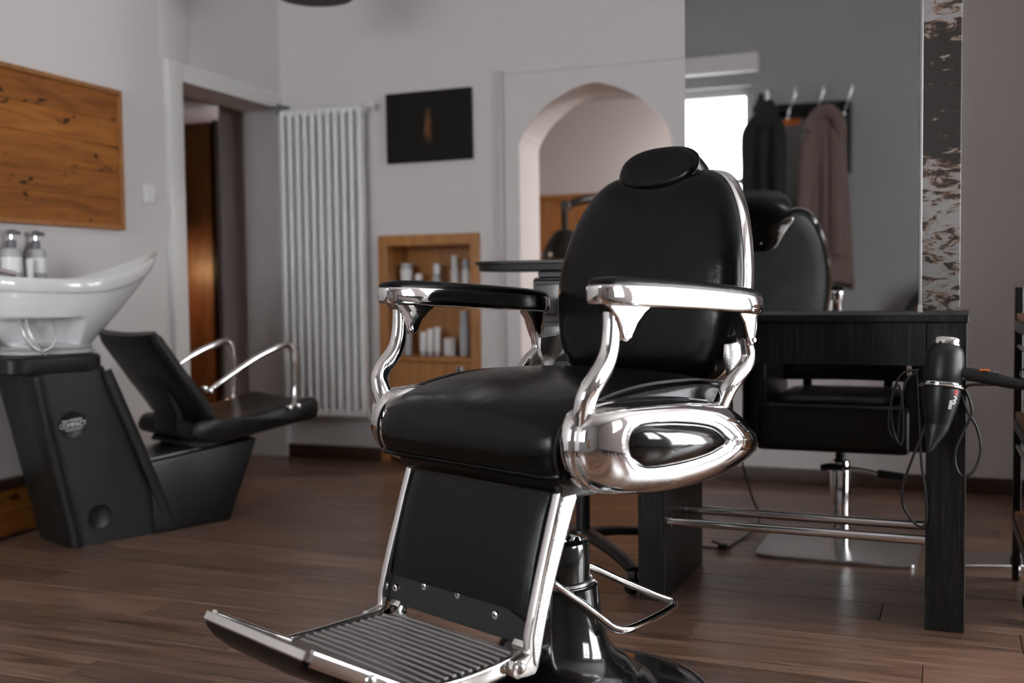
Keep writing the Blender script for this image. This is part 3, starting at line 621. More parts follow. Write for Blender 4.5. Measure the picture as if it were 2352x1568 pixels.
# ------------------------------------------------------------------ shampoo unit
def build_wash():
    t = thing('shampoo_unit', 'grey-white ceramic shampoo basin on black column with attached black chair', 'shampoo unit', F_WASH)
    XC = -.166
    col = [(.02, 0), (.388, 0), (.149, .612), (-.118, .612)]
    bm = bmesh.new()
    rings = []
    for i in range(9):
        k = i / 8; y0 = .0 + (-.135) * k; y1 = .388 + (.149 - .388) * k; z = .618 * k
        w0 = .148 + .012 * k
        ring = []
        for a, b in sel(1, 1, 44, 7): ring.append((XC + .008 + a * w0, (y0 + y1) / 2 + b * (y1 - y0) / 2, z))
        rings.append(ring)
    c = obj('column', loft(rings, 'column', sharp=30), GRPL, t)
    # raised corner strips of the moulded housing
    for (ya, yb) in ((.012, -.108),):
        obj('edge_strip', tube([(.0, ya + .002, .012), (.004, (ya + yb) / 2 - .002, .31), (.006, yb - .002, .60)], 1, seg=10, flat=(.010, .02), side=(1, 0, 0), n=2, expo=3), PLASTB, c)
    obj('edge_strip', tube([(-.01, .372, .012), (-.006, .26, .31), (-.002, .14, .60)], 1, seg=10, flat=(.012, .022), side=(1, 0, 0), n=2, expo=3), PLASTB, c)
    obj('top_cap', loft([[(XC + .008 + a * w, -.03 + b * l, z) for a, b in sel(1, 1, 44, 6)] for (w, l, z) in ((.162, .168, .605), (.166, .172, .612), (.166, .172, .655), (.160, .166, .664))], 'cap', sharp=30), PLASTB, t)
    # round plugs on the side; the upper one carries the maker's lettering
    def side_x(z): return XC + .008 + .148 + .012 * z / .618
    for (y, z, rad, nm) in ((.017, .427, .048, 'badge'), (.105, .098, .044, 'plug')):
        mx = Matrix.Translation((side_x(z), y, z)) @ Matrix.Rotation(R(90), 4, 'Y')
        bd = obj(nm, lathe([(rad, -.004), (rad, .0022), (rad * .955, .0034), (rad * .92, .0025), (0, .0025)], 44, mtx=mx), PLASTB, c)
        if nm == 'badge':
            base = Matrix.Translation((side_x(z) + .0028, y, z)) @ Matrix(((0, 0, 1, 0), (1, 0, 0, 0), (0, 1, 0, 0), (0, 0, 0, 1))) @ Matrix.Rotation(R(6), 4, 'Z')
            lettering('lettering', 'COMPACT', .0215, WPRINT, bd, base @ Matrix.Translation((0, -.001, 0)), xs=.92)
            lettering('lettering', 'Salon Ambience', .0125, WPRINT, bd, base @ Matrix.Translation((-.002, .0165, 0)), shear=.3, xs=.86)
            lettering('lettering', 'MADE IN ITALY', .0066, WPRINT, bd, base @ Matrix.Translation((.002, -.0165, 0)), xs=1.25)
            for dy in (.0095, -.0115):
                bmx = bmesh.new(); box_into(bmx, -.036, .036, dy - .0003, dy + .0003, 0, .0004); bmesh.ops.transform(bmx, matrix=base, verts=bmx.verts)
                obj('rule_line', finish(bmx, 'rule', smooth=False), WPRINT, bd)
    obj('screw', lathe([(0, .002), (.004, .0015), (.005, 0)], 12, mtx=Matrix.Translation((side_x(.59), -.02, .585)) @ Matrix.Rotation(R(90), 4, 'Y')), PLASTB, c)
    # basin
    def zr(y): return .922 + (.115 * ((y - .06) / .38) ** 2 if y > .06 else .03 * ((.06 - y) / .4) ** 2)
    # (level z at y=.05, y0, y1, half width, share of rim tilt)
    lev = [(.690, -.135, .150, .135, 0), (.705, -.15, .158, .148, .02), (.735, -.185, .188, .166, .08), (.77, -.222, .226, .184, .2), (.80, -.25, .262, .196, .33), (.83, -.272, .302, .204, .52), (.856, -.288, .345, .208, .75), (.872, -.295, .378, .210, .93),
           (.8735, -.30, .388, .216, .96), (.880, -.304, .398, .219, 1), (.90, -.308, .412, .221, 1), (.915, -.307, .418, .219, 1), (.922, -.300, .418, .213, 1), (.920, -.290, .408, .203, 1), (.905, -.275, .385, .19, .95), (.87, -.25, .34, .17, .7), (.82, -.2, .26, .13, .3), (.80, -.1, .12, .07, .1), (.795, -.02, .02, .02, 0)]
    rg = []; N = 96
    full = []
    for a, b in zip(lev, lev[1:]):
        m_ = 4 if a[0] < .87 and b[0] > a[0] else 1
        for k in range(m_): full.append(tuple(a[i] + (b[i] - a[i]) * k / m_ for i in range(5)))
    full.append(lev[-1])
    for idx, (z, y0, y1, w, tl) in enumerate(full):
        ring = []
        for a, b in sel(1, 1, N, 2.35):
            w_ = w * .84; yb_ = y0 * (.9 - .18 * sstep(.7, .88, z)); y = (yb_ + y1) / 2 + b * (y1 - yb_) / 2; x = XC + a * w_ * (1 if a > 0 else .74)
            # the front lip narrows
            x = XC + (x - XC) * (1 - .30 * sstep(.1, .42, y))
            zz = z + (zr(y) - .922) * tl
            inside = idx > len(full) - 8
            if a > .0 and not inside:      # moulded hand hold with the hose, on the side facing the room
                k = sstep(-.235, -.21, y) * (1 - sstep(.05, .075, y)) * sstep(.694, .706, zz) * (1 - sstep(.782, .792, zz))
                x -= .06 * k * a
            ring.append((x, y, zz))
        rg.append(ring)
    bs = obj('basin', loft(rg, 'basin', sharp=60), CERAM, t)
    obj('gasket', loft([[(XC + a * w, .008 + b * l, z) for a, b in sel(1, 1, 48, 2.4)] for (w, l, z) in ((.12, .145, .664), (.13, .158, .668), (.128, .156, .675), (.12, .146, .68), (.126, .152, .686), (.118, .142, .692))], 'gasket', sharp=30), RUBW, t)
    hx = -.014
    obj('hose', tube([(hx - .04, -.125, .79), (hx - .02, -.125, .755), (hx - .01, -.115, .715), (hx - .005, -.085, .685), (hx - .005, -.045, .69), (hx - .01, -.022, .73), (hx - .03, -.02, .785)], .005, seg=10), STEEL, bs)
    obj('hose', tube([(hx - .04, -.105, .79), (hx - .02, -.10, .74), (hx - .005, -.08, .69), (hx + .005, -.062, .667)], .005, seg=10), STEEL, bs)
    tp = obj('tap', tube([(XC, -.20, .925), (XC, -.195, .945), (XC + .01, -.16, .952), (XC + .02, -.10, .94)], [.014, .014, .012, .010], seg=14), CHROME, bs)
    # bench between column and seat
    bn = obj('bench', prism([(.30, .0), (.614, 0), (.742, .304), (.29, .262)], 'yz', XC - .15, XC + .165, .012, 2), SATB, t)
    obj('bench_top', prism([(.285, .2635), (.60, .293), (.60, .3), (.285, .271)], 'yz', XC - .13, XC + .145, .003, 1), STEEL, bn)
    # chair
    bk = spline([(0, .285, .722), (0, .335, .65), (0, .41, .545), (0, .48, .45), (0, .515, .395)], 5)
    rg = []
    for u, k in ((-1, .2), (-.985, .7), (-.94, .95), (-.8, 1), (-.4, 1), (0, 1), (.4, 1), (.8, 1), (.94, .95), (.985, .7), (1, .2)):
        fr_, bk_ = [], []
        for i, q in enumerate(bk):
            T = (bk[min(i + 1, len(bk) - 1)] - bk[max(i - 1, 0)]).normalized(); n_ = Vector((0, -T.z, T.y))
            e = 1 - .5 * (1 - sstep(0, .12, i / (len(bk) - 1))) - .5 * sstep(.9, 1, i / (len(bk) - 1))
            cur = -.02 * (u * u)
            fr_.append(tuple(q + n_ * (.024 * k * e + .014 * (u * u)) + Vector((XC + .215 * u, 0, 0)))); bk_.append(tuple(q - n_ * (.024 * k * e - .014 * u * u) + Vector((XC + .215 * u, 0, 0))))
        rg.append(fr_ + bk_[::-1])
    br = obj('backrest', loft(rg, 'wback', sharp=50), LEATH2, t)
    obj('back_stay', prism([(.36, .58), (.385, .59), (.47, .44), (.51, .37), (.47, .325), (.435, .345), (.44, .42)], 'yz', XC - .08, XC + .10, .01, 2), PLASTB, t)
    st = [(.445, .335), (.455, .39), (.50, .402), (.60, .398), (.74, .408), (.86, .43), (.95, .447), (.985, .445), (.998, .425), (.995, .375), (.97, .357), (.88, .348), (.70, .325), (.55, .31)]
    sp = spline([(0, a, b) for a, b in st], 4, True)
    rg = []
    for u, k in ((-1, .0), (-.985, .6), (-.95, .88), (-.88, 1), (-.5, 1), (0, 1), (.5, 1), (.88, 1), (.95, .88), (.985, .6), (1, 0)):
        rg.append([(XC + .215 * u, .72 + (q.y - .72) * (1 - .02 * (1 - k)), .378 + (q.z - .378) * (1 - .22 * (1 - k)) - (.012 * (1 - u * u) if q.z > .39 else 0)) for q in sp])
    obj('seat', loft(rg, 'wseat', sharp=50), LEATH2, t)
    obj('seat_pan', prism([(.455, .30), (.52, .285), (.72, .315), (.72, .335), (.47, .325)], 'yz', XC - .15, XC + .16, .006, 1), PLASTB, t)
    for s in (-1, 1):
        x = XC + s * .226
        ar = obj('arm', tube([(x - s * .02, .503, .502), (x, .512, .515), (x, .60, .565), (x, .70, .617), (x, .79, .651), (x, .84, .663), (x, .868, .648), (x, .879, .60), (x, .880, .52), (x, .872, .44), (x - s * .008, .868, .412)], [.009, .009, .010, .012, .0135, .014, .0135, .011, .0095, .0095, .0095], seg=14), CHROME, t)
        for (y, z) in ((.508, .508), (.486, .518), (.852, .415), (.892, .419)):
            obj('screw', lathe([(0, .012), (.008, .010), (.0105, .004), (.0105, -.012)], 16, mtx=Matrix.Translation((x - s * .0, y, z)) @ Matrix.Rotation(s * R(90), 4, 'Y')), CHROME, ar)
build_wash()

# ------------------------------------------------------------------ desk with mirror, dryer and cables
def build_desk():
    t = thing('styling_desk', 'black ash styling desk with open foot rails beside the barber chair', 'desk', F_DESK)
    obj('desk_top', box(-.85, .004, -.012, .468, .778, .797, .002, 1), BLACKW, t)
    obj('fascia', box(-.765, -.094, .001, .02, .668, .7775, .001, 1), BLACKW, t)
    obj('fascia', box(-.765, -.094, .44, .459, .668, .7775, .001, 1), BLACKW, t)
    obj('leg_panel', box(-.842, -.7655, 0, .46, .0, .7775, .0015, 1), BLACKW, t)
    obj('leg_panel', box(-.0935, 0, 0, .46, .0, .7775, .0015, 1), BLACKW, t)
    for (y, z) in ((.012, .222), (.185, .222)):
        rl = obj('foot_rail', rod((-.7655, y + .02, z), (-.0935, y + .02, z), .0125, 20), CHROMEW, t)
        obj('socket', lathe([(.013, -.0), (.0165, 0), (.0165, .012), (.013, .012)], 20, mtx=Matrix.Translation((-.7652, y + .02, z)) @ Matrix.Rotation(R(90), 4, 'Y')), CHROMEW, rl)
    # mirror screen standing on the desk top
    m = thing('mirror_screen', 'tall frameless mirror standing on the black desk with birch bark print edge', 'mirror', F_DESK)
    m.location = toworld(F_DESK, -.4, .2); m.rotation_euler = (0, 0, -R(22.3))
    m2 = m
    obj('mirror_glass', box(-.352, .279, 0, .005, .8, 2.35, .0006, 1), MIRROR, m2)
    obj('backing', box(-.35, .277, .0055, .03, .8, 2.35), SATB, m2)
    obj('birch_panel', box(.2865, .381, .0, .03, .802, 2.35, .001, 1), BIRCH, m2)
    obj('edge_strip', box(.2793, .2862, -.003, .03, .812, 2.35, .0008, 1), STEEL, m2)
    obj('clip', box(.277, .289, -.008, .034, .797, .818, .002, 2), WHITEP, m2)

    # hair dryer hanging nose down in front of the right leg panel
    d = thing('hair_dryer', 'black hair dryer hanging nose down at the right end of the desk', 'hair dryer', F_DESK)
    AX = Matrix.Translation((-.055, -.062, .627)) @ Matrix.Rotation(R(5), 4, 'Y') @ Matrix.Rotation(R(-12), 4, 'X')
    obj('motor_housing', lathe([(.040, .0), (.0445, .010), (.046, .03), (.0458, .062), (.0435, .080), (.038, .091), (.0315, .097), (.030, .098)], 44, mtx=AX), GRPL, d)
    obj('rear_cap', lathe([(.0305, .096), (.0325, .098), (.0325, .112), (.0305, .115), (.027, .1155), (.026, .108), (0, .106)], 44, mtx=AX), CHROME, d)
    brl = obj('barrel', lathe([(.044, .006), (.0452, -.004), (.0435, -.03), (.038, -.06), (.030, -.09), (.0265, -.103)], 44, mtx=AX), PLASTB, d)
    obj('trim_ring', lathe([(.0455, -.006), (.0485, -.004), (.0495, .0), (.0485, .003), (.0455, .005)], 44, mtx=AX), CHROME, d)
    rg = []
    for (z, a, b) in ((-.098, .0275, .0275), (-.108, .0278, .0275), (-.125, .025, .022), (-.145, .0215, .013), (-.162, .0205, .0075), (-.165, .019, .006)):
        rg.append([tuple(AX @ Vector((b_ * b - .012 * (abs(z) - .098) / .06, a_ * a, z))) for a_, b_ in sel(1, 1, 32, 2.2)])
    obj('nozzle', loft(rg, 'nozzle', sharp=50), GRPL, d)
    hd_ = obj('handle', tube([(-.02, -.058, .658), (.02, -.058, .652), (.06, -.06, .644), (.11, -.064, .634), (.152, -.068, .632)], [1.15, 1.1, 1.05, .9, .72], seg=20, flat=(.016, .0145), side=(0, 1, 0), expo=2.6), PLASTB, d)
    obj('switch', box(.028, .05, -.076, -.064, .664, .668, .001, 1), ORANGE, hd_, rot=(0, 0, 0))
    obj('switch', box(.058, .072, -.076, -.064, .6585, .662, .001, 1), DGREYP, hd_)
    obj('hanging_loop', tube([(.128 + .012 * math.cos(a), -.067, .658 + .012 * math.sin(a)) for a in [2 * math.pi * i / 12 for i in range(12)]], .0022, seg=6, n=2, closed=True), PLASTB, hd_)
    # printed mark: red disc and white label strip on the barrel
    def on_barrel(z, th):
        rr = interp([(-.103, .0265), (-.09, .030), (-.06, .038), (-.03, .0435), (-.004, .0452)], z) + .0004
        return AX @ Vector((rr * math.cos(th), rr * math.sin(th), z))
    def patch(name, zc, thc, hz, hth, m, round_=False):
        bm = bmesh.new(); vs = []
        N = 20
        if round_: pts = [(zc + hz * math.cos(2 * math.pi * i / N), thc + hth * math.sin(2 * math.pi * i / N)) for i in range(N)]
        else: pts = [(zc - hz, thc - hth), (zc - hz, thc + hth), (zc + hz, thc + hth), (zc + hz, thc - hth)]
        bm.faces.new([bm.verts.new(on_barrel(*q)) for q in pts]); ext = bmesh.ops.extrude_face_region(bm, geom=list(bm.faces))
        nrm = (on_barrel(zc, thc) - AX @ Vector((0, 0, zc))).normalized() * .0005
        for v in [g for g in ext['geom'] if isinstance(g, bmesh.types.BMVert)]: v.co += nrm
        return obj(name, finish(bm, name, smooth=False), m, brl)
    th0 = R(-42)
    patch('red_mark', -.018, th0, .0062, .14, RED, True)
    patch('red_mark_core', -.018, th0 - .02, .0022, .05, PLASTB, True)
    for i in range(5): patch('label_letter', -.0285 - i * .0042, th0 - .02 + .16 * (i % 2) * .5, .0014, .10, WPRINT)
    for i in range(6): patch('label_letter', -.040 - i * .0036, th0 - .22, .0013, .11, WPRINT)
    # wire holder
    h = thing('dryer_holder', 'small chrome ring holder screwed to the desk corner, gripping the hair dryer', 'holder', F_DESK)
    obj('ring', tube([tuple(AX @ Vector((.053 * math.cos(a), .053 * math.sin(a), -.006))) for a in [2 * math.pi * i / 20 for i in range(20)]], .0028, seg=8, n=1, closed=True), CHROMEW, h)
    obj('arm', tube([tuple(AX @ Vector((-.01, .053, -.006))), (-.06, -.008, .622), (-.06, -.005, .622)], .004, seg=8, n=1), CHROMEW, h)
    obj('plate', box(-.085, -.035, -.004, -.0005, .60, .645, .001, 1), CHROMEW, h)
    obj('hook', box(-.14, -.128, -.006, -.0005, .644, .668, .001, 1), CHROMEW, h)
    # cables
    def cable(name, label, pts, rad=.0034, group='cables at the desk'):
        o = obj(name, tube(pts, rad, seg=8, n=8), CABLE); place(o, F_DESK); tag(o, label, 'cable', group); return o
    obj('cable', tube([(.15, -.066, .633), (.06, -.03, .628), (.0, -.022, .622), (.008, -.022, .585), (.012, -.022, .555), (-.004, -.022, .515), (-.024, -.022, .462), (-.022, -.022, .42), (-.006, -.022, .40), (.018, -.022, .415), (.033, -.022, .465), (.024, -.022, .52), (.002, -.022, .56), (-.012, -.022, .60)], .0034, seg=8, n=8), CABLE, d)
    cable('coiled_cable', 'black cable coiled in narrow loops left of the hair dryer', [(-.11, -.02, .66), (-.145, -.018, .652), (-.165, -.018, .62), (-.175, -.018, .56), (-.168, -.018, .50), (-.152, -.018, .47), (-.146, -.018, .50), (-.148, -.018, .57), (-.158, -.018, .62), (-.17, -.018, .60), (-.18, -.018, .54), (-.178, -.018, .50), (-.16, -.016, .49), (-.152, -.016, .56), (-.14, -.016, .63), (-.115, -.016, .655)], .003)
    cable('drop_cable', 'black cable hanging in a long loop down to the foot rails', [(-.085, -.014, .545), (-.105, -.012, .49), (-.13, -.012, .42), (-.147, -.012, .36), (-.145, -.012, .315), (-.12, -.012, .275), (-.1, -.012, .265), (-.09, -.01, .29), (-.094, -.008, .36), (-.104, .0, .43), (-.11, .01, .56), (-.115, .02, .66)], .0036)
    fc = cable('floor_cable', 'thin black power cable with a toggle lying on floor behind desk leg', [(-.70, .44, .66), (-.70, .62, .45), (-.70, .80, .25), (-.69, .92, .12), (-.675, .97, .05), (-.69, .93, .012), (-.715, .76, .005), (-.735, .66, .005), (-.78, .65, .005), (-.86, .66, .005)], .0038)
    obj('cable_toggle', box(-.755, -.725, .63, .66, .004, .022, .004, 2), PLASTB, fc)
    obj('cable_toggle_bar', rod((-.775, .635, .03), (-.715, .66, .006), .0045, 8), PLASTB, fc)
build_desk()

# ------------------------------------------------------------------ hydraulic styling chair behind the desk
def build_styling_chair():
    t = thing('styling_chair', 'black upholstered styling chair on chrome column and square plate behind desk', 'chair', F_DESK, (-.384, .81, 0))
    bp = obj('base_plate', prism([(x, y) for x, y in sel(.248, .218, 40, 12)], 'xy', 0, .012, .003, 2), STEEL, t)
    obj('column', lathe([(.0325, .012), (.0325, .285), (.030, .293), (.02, .296)], 40), CHROME, t)
    obj('piston', lathe([(.017, .29), (.017, .36)], 28), SATB, t)
    lv = obj('pump_lever', tube([(.0, -.045, .275), (.06, -.048, .272), (.13, -.05, .262), (.19, -.05, .258)], [.008, .008, .008, .008], seg=10), CHROMEW, t)
    obj('grip', tube([(.12, -.05, .264), (.19, -.05, .257), (.205, -.05, .256)], [.013, .013, .010], seg=14), PLASTB, lv)
    obj('clamp', tube([(-.055, -.04, .27), (-.03, -.05, .278), (.01, -.047, .276)], 1, seg=10, flat=(.012, .009), side=(0, 0, 1)), SATB, lv)
    obj('seat', box(-.235, .225, -.245, .23, .352, .50, .022, 4), LEATH2, t)
    obj('seat_cushion', loft([[(a * .195 * k, -.0 + b * .225 * k, z) for a, b in sel(1, 1, 40, 5)] for k, z in ((.98, .49), (1, .50), (.985, .512), (.9, .522), (.6, .528), (.2, .529))], 'cush', sharp=50), LEATH2, t)
    for s in (-1, 1): obj('arm', box(*sorted((s * .205, s * .285)), -.22, .24, .36, .70, .022, 3), LEATH2, t)
    rg = []
    for u in (-1, -.97, -.9, -.6, -.2, .2, .6, .9, .97, 1):
        k = (1 - abs(u) ** 12) ** .5 if abs(u) < 1 else .1; c = .05 * (1 - u * u)
        rg.append([(.205 * u, .15 + c + q[0] * max(k, .25), q[1]) for q in ((-.03, .545), (-.038, .57), (-.036, .72), (-.03, .87), (-.01, .89), (.02, .885), (.03, .86), (.032, .57), (.02, .545))])
    obj('backrest', loft(rg, 'sback', sharp=50), LEATH2, t)
    for s in (-1, 1): obj('back_post', box(*sorted((s * .12, s * .15)), .205, .222, .46, .60, .003, 1), SATB, t)
    o = obj('floor_plate', prism([(1.36, 3.30), (1.62, 3.28), (1.68, 3.43), (1.41, 3.46)], 'xy', 0, .010, .002, 1), STEEL)
    tag(o, 'flat steel base plate on the floor between desk and wheeled shelf', 'base plate')
build_styling_chair()

# ------------------------------------------------------------------ work trolley behind the barber chair
def build_trolley():
    FR = ((.215, 3.36), 22.8)
    t = thing('work_trolley', 'black wheeled work trolley with tray top behind the barber chair', 'trolley', FR)
    ring = lambda k, w, l, z: [(a * w * k - .035, b * l * k, z) for a, b in sel(1, 1, 44, 5)]
    obj('tray', loft([ring(.93, .275, .185, .925), ring(.955, .275, .185, .928), ring(.965, .275, .185, .945), ring(1, .275, .185, .948), ring(1.0, .275, .185, .955), ring(.985, .275, .185, .956), ring(.95, .275, .185, .950), ring(.94, .275, .185, .934), ring(.5, .275, .185, .933)], 'tray', sharp=30), PLASTB, t)
    obj('under_frame', box(-.10, .10, -.11, .11, .905, .9245, .003, 1), SATB, t)
    obj('cabinet', box(-.112, .112, -.115, .115, .40, .9045, .004, 1), GLOSSB, t)
    for i, z in enumerate((.845, .72, .595, .47)):
        dr = obj('drawer', box(-.108, .108, -.132, -.1155, z - .055, z + .055, .006, 3), GLOSSB, t)
        obj('drawer_lip', box(-.10, .10, -.138, -.1325, z + .038, z + .050, .002, 1), SATB, dr)
    obj('column', lathe([(.022, .10), (.022, .46)], 24), SATB, t)
    obj('hub', lathe([(0, .125), (.04, .123), (.045, .11), (.04, .085), (0, .08)], 28), PLASTB, t)
    for i in range(4):
        a = R(-45 + 90 * i); c, s = math.cos(a), math.sin(a)
        lg = obj('foot', tube([(.02 * c, .02 * s, .108), (.10 * c, .10 * s, .108), (.23 * c, .23 * s, .092), (.325 * c, .325 * s, .068)], [1.25, 1.1, .95, .8], seg=14, flat=(.014, .024), side=(0, 0, 1), expo=2.6), PLASTB, t)
        cs = obj('caster', lathe([(0, -.011), (.021, -.011), (.0245, -.008), (.0245, .008), (.021, .011), (0, .011)], 24, mtx=Matrix.Translation((.32 * c, .32 * s - .006, .0245)) @ Matrix.Rotation(R(65), 4, 'Z') @ Matrix.Rotation(R(90), 4, 'X')), GLOSSB, lg)
        obj('fork', box(.32 * c - .012, .32 * c + .012, .32 * s - .016, .32 * s + .016, .036, .068, .005, 2), PLASTB, lg)
build_trolley()

# ------------------------------------------------------------------ wheeled shelf at the right edge
def build_cart():
    FR = ((1.292, 2.723), 21.0)
    t = thing('shelf_cart', 'black steel wheeled shelf with wooden boards at the right edge', 'shelf', FR)
    W_, D_ = .42, .44
    for (x, y) in ((0, 0), (W_, 0), (0, D_), (W_, D_)):
        obj('upright', box(x, x + .022, y, y + .022, .075, 1.0 if y == 0 else .86, .0015, 1), SATB, t)
        w = obj('caster', lathe([(0, -.011), (.026, -.011), (.03, -.007), (.03, .007), (.026, .011), (0, .011)], 24, mtx=Matrix.Translation((x + .011, y + .025, .030)) @ Matrix.Rotation(R(90), 4, 'Y')), GLOSSB, t)
        obj('fork', box(x - .004, x + .026, y + .0, y + .03, .05, .076, .003, 1), SATB, w)
    for z in (.19, .48, .765):
        fr = obj('shelf_frame', box(.0, W_ + .022, .0221, D_, z - .03, z - .001, .001, 1), SATB, t)
        obj('shelf_board', box(.004, W_ + .018, .024, D_ - .002, z, z + .02, .002, 1), OAK, t)
    obj('side_rail', rod((.011, .022, .69), (.011, D_, .69), .006, 10), STEEL, t)
    obj('side_rail', rod((.011, .022, .40), (.011, D_, .40), .006, 10), STEEL, t)
    for k, (z0, z1) in enumerate(((.212, .45), (.502, .73), (.787, .86))):
        b = obj('wooden_box', box(.03, .4, .06, D_ - .02, z0 - .001, z1 - .03, .003, 1), OAKD, t)
build_cart()

# ------------------------------------------------------------------ things on the back wall
def build_back_wall_things():
    # column radiator
    t = thing('column_radiator', 'tall white column radiator in the corner beside the doorway', 'radiator', F_BACK)
    n = 11; x0, dx = .072, .0445
    zb, zt = .215, 1.80
    cm = tube([(0, -.075, zb + .02), (0, -.075, zt - .02)], 1, seg=14, flat=(.0165, .03), side=(1, 0, 0), n=1, expo=2.4)
    ring_t = lathe([(0, -.018), (.014, -.02), (.0205, -.014), (.0205, .014), (.014, .02), (0, .018)], 16)
    for i in range(n):
        c = obj('radiator_column', cm, RADW, t, loc=(x0 + i * dx, 0, 0))
    for z in (zb + .03, zt - .03):
        obj('header', tube([(x0 - .025, -.075, z), (x0 + n * dx - .02, -.075, z)], 1, seg=14, flat=(.022, .026), side=(0, 0, 1), n=1, expo=2.6), RADW, t)
    obj('valve', lathe([(0, -.025), (.012, -.025), (.012, .01), (.018, .012), (.018, .03), (0, .032)], 18, mtx=Matrix.Translation((x0 + n * dx - .0, -.06, zt - .02)) @ Matrix.Rotation(R(90), 4, 'Y')), RADW, t)
    obj('bracket', box(x0 - .02, x0 - .005, -.11, -.001, zt - .04, zt + .02, .004, 1), DGREYP, t)
    obj('bracket', box(x0 + 9 * dx, x0 + 9 * dx + .015, -.06, -.001, zb + .08, zb + .11, .002, 1), RADW, t)
    # dark canvas picture
    pic = obj('canvas_picture', box(-.231, .231, -.012, .012, -.171, .171, .002, 1), CANVAS); place(pic, F_BACK, (.866, -.0125, 1.667)); pic.rotation_euler.rotate_axis('Y', R(-.4))
    tag(pic, 'black canvas picture with a small amber streak above the wooden cupboard', 'picture')
    # built-in cupboard with shelves
    c = thing('wall_cupboard', 'honey wood wall cupboard with open bottle shelves and a lower door', 'cupboard', F_BACK)
    x0, x1, zt = .572, 1.125, 1.14
    obj('frame_side', box(x0, x0 + .05, -.02, .06, 0, zt, .004, 1), OAK, c); obj('frame_side', box(x1 - .05, x1, -.02, .06, 0, zt, .004, 1), OAK, c)
    obj('frame_top', box(x0 + .0505, x1 - .0505, -.02, .06, zt - .055, zt, .004, 1), OAK, c)
    obj('back_panel', box(.601, 1.096, .215, .235, 0, 1.108), OAK, c)
    obj('lining', box(.6005, .614, .0605, .215, 0, 1.108), OAK, c); obj('lining', box(1.083, 1.0965, .0605, .215, 0, 1.108), OAK, c)
    obj('shelf', box(.6145, 1.0825, .005, .214, .828, .846, .002, 1), OAK, c); obj('shelf', box(.6145, 1.0825, -.005, .214, .512, .532, .002, 1), OAK, c)
    dr = obj('cupboard_door', box(x0 + .0515, x1 - .0515, -.018, .004, .03, .508, .004, 1), OAK, c)
    obj('knob', lathe([(.008, 0), (.008, .012), (.019, .02), (.022, .03), (.017, .038), (0, .041)], 24, mtx=Matrix.Translation((1.03, -.018, .475)) @ Matrix.Rotation(R(90), 4, 'X')), CHROME, dr)
    # bottles on the shelves
    def bottle(name, label, x, z, prof, capprof, m, mc, y=.11, group='bottles in the wall cupboard'):
        b = thing(name, label, 'bottle', F_BACK, (x, y, z + .001), group)
        obj('body', lathe(prof, 24), m, b); obj('cap', lathe(capprof, 20), mc, b); return b
    def P_(r_, h): return [(0, 0), (r_ * .9, 0), (r_, .006), (r_, h * .88), (r_ * .8, h * .96), (r_ * .5, h), (0, h)]
    def C_(r_, h, hh): return [(r_, h), (r_, h + hh * .9), (r_ * .8, h + hh), (0, h + hh)]
    z = .846
    bottle('shampoo_bottle', 'wide white bottle at the left end of the upper cupboard shelf', .665, z, [(0, 0), (.026, 0), (.028, .01), (.033, .12), (.034, .125), (0, .126)], C_(.030, .126, .03), WHITEP, GREYP)
    bottle('spray_bottle', 'small white ball-topped bottle second on the upper cupboard shelf', .735, z, P_(.017, .06), [(.012, .06), (.019, .07), (.021, .085), (.016, .1), (0, .106)], GREYP, WHITEP)
    bottle('lotion_bottle', 'slim grey bottle in the middle of the upper cupboard shelf', .838, z, P_(.021, .10), C_(.018, .10, .05), GREYP, WHITEP)
    bottle('tall_bottle', 'tallest white bottle on the upper cupboard shelf', .938, z, P_(.022, .13), C_(.017, .13, .06), WHITEP, WHITEP)
    bottle('conditioner_bottle', 'pale bottle fifth on the upper cupboard shelf', .998, z, P_(.021, .12), C_(.017, .12, .05), WHITEP, GREYP)
    bottle('dropper_bottle', 'narrow grey bottle at the right end of the upper cupboard shelf', 1.045, z, P_(.017, .11), C_(.012, .11, .045), GREYP, WHITEP)
    z = .532
    bottle('serum_bottle', 'pale bottle at the left end of the lower cupboard shelf', .668, z, P_(.02, .14), C_(.014, .14, .04), GREYP, WHITEP)
    for i, (x, h) in enumerate(((.76, .12), (.80, .135), (.84, .145))):
        lab = ('pinkish white tube standing on its cap, leftmost of three on lower shelf', 'white tube standing on its cap, middle of three on lower shelf', 'white tube standing on its cap, rightmost of three on lower shelf')[i]
        b = thing('squeeze_tube', lab, 'tube', F_BACK, (x, .10, z + .001), 'squeeze tubes in the wall cupboard')
        obj('cap', lathe([(0, 0), (.013, 0), (.014, .02), (0, .021)], 20), GREYP, b)
        obj('body', loft([[(a * .017, q * .017 * k, zz) for a, q in sel(1, 1, 24, 2.2)] for k, zz in ((.8, .0215), (1, .03), (.9, h * .5), (.4, h * .85), (.08, h))], 'tb', sharp=50), WHITEP, b)
    bottle('cream_jar', 'short white jar beside the tall grey bottle on lower shelf', .905, z, [(0, 0), (.03, 0), (.032, .006), (.032, .06), (0, .061)], C_(.033, .061, .03), WHITEP, WHITEP)
    bottle('tall_spray_bottle', 'tall grey bottle at the right end of the lower cupboard shelf', .985, z, P_(.024, .17), C_(.02, .17, .055), GREYP, GREYP)
    # hood dryer in the room behind the arch
    h = thing('hood_dryer', 'black hood hair dryer on a wall arm seen through the arch', 'hood dryer', F_BACK, (1.20, 1.05, 0))
    obj('hood', lathe([(0, 1.20), (.05, 1.195), (.07, 1.17), (.10, 1.13), (.125, 1.08), (.13, 1.04), (.125, 1.03), (.10, 1.035), (.09, 1.08), (0, 1.16)], 32), PLASTB, h)
    obj('stem', tube([(0, 0, 1.19), (0, 0, 1.32)], .02, seg=14, n=1), PLASTB, h)
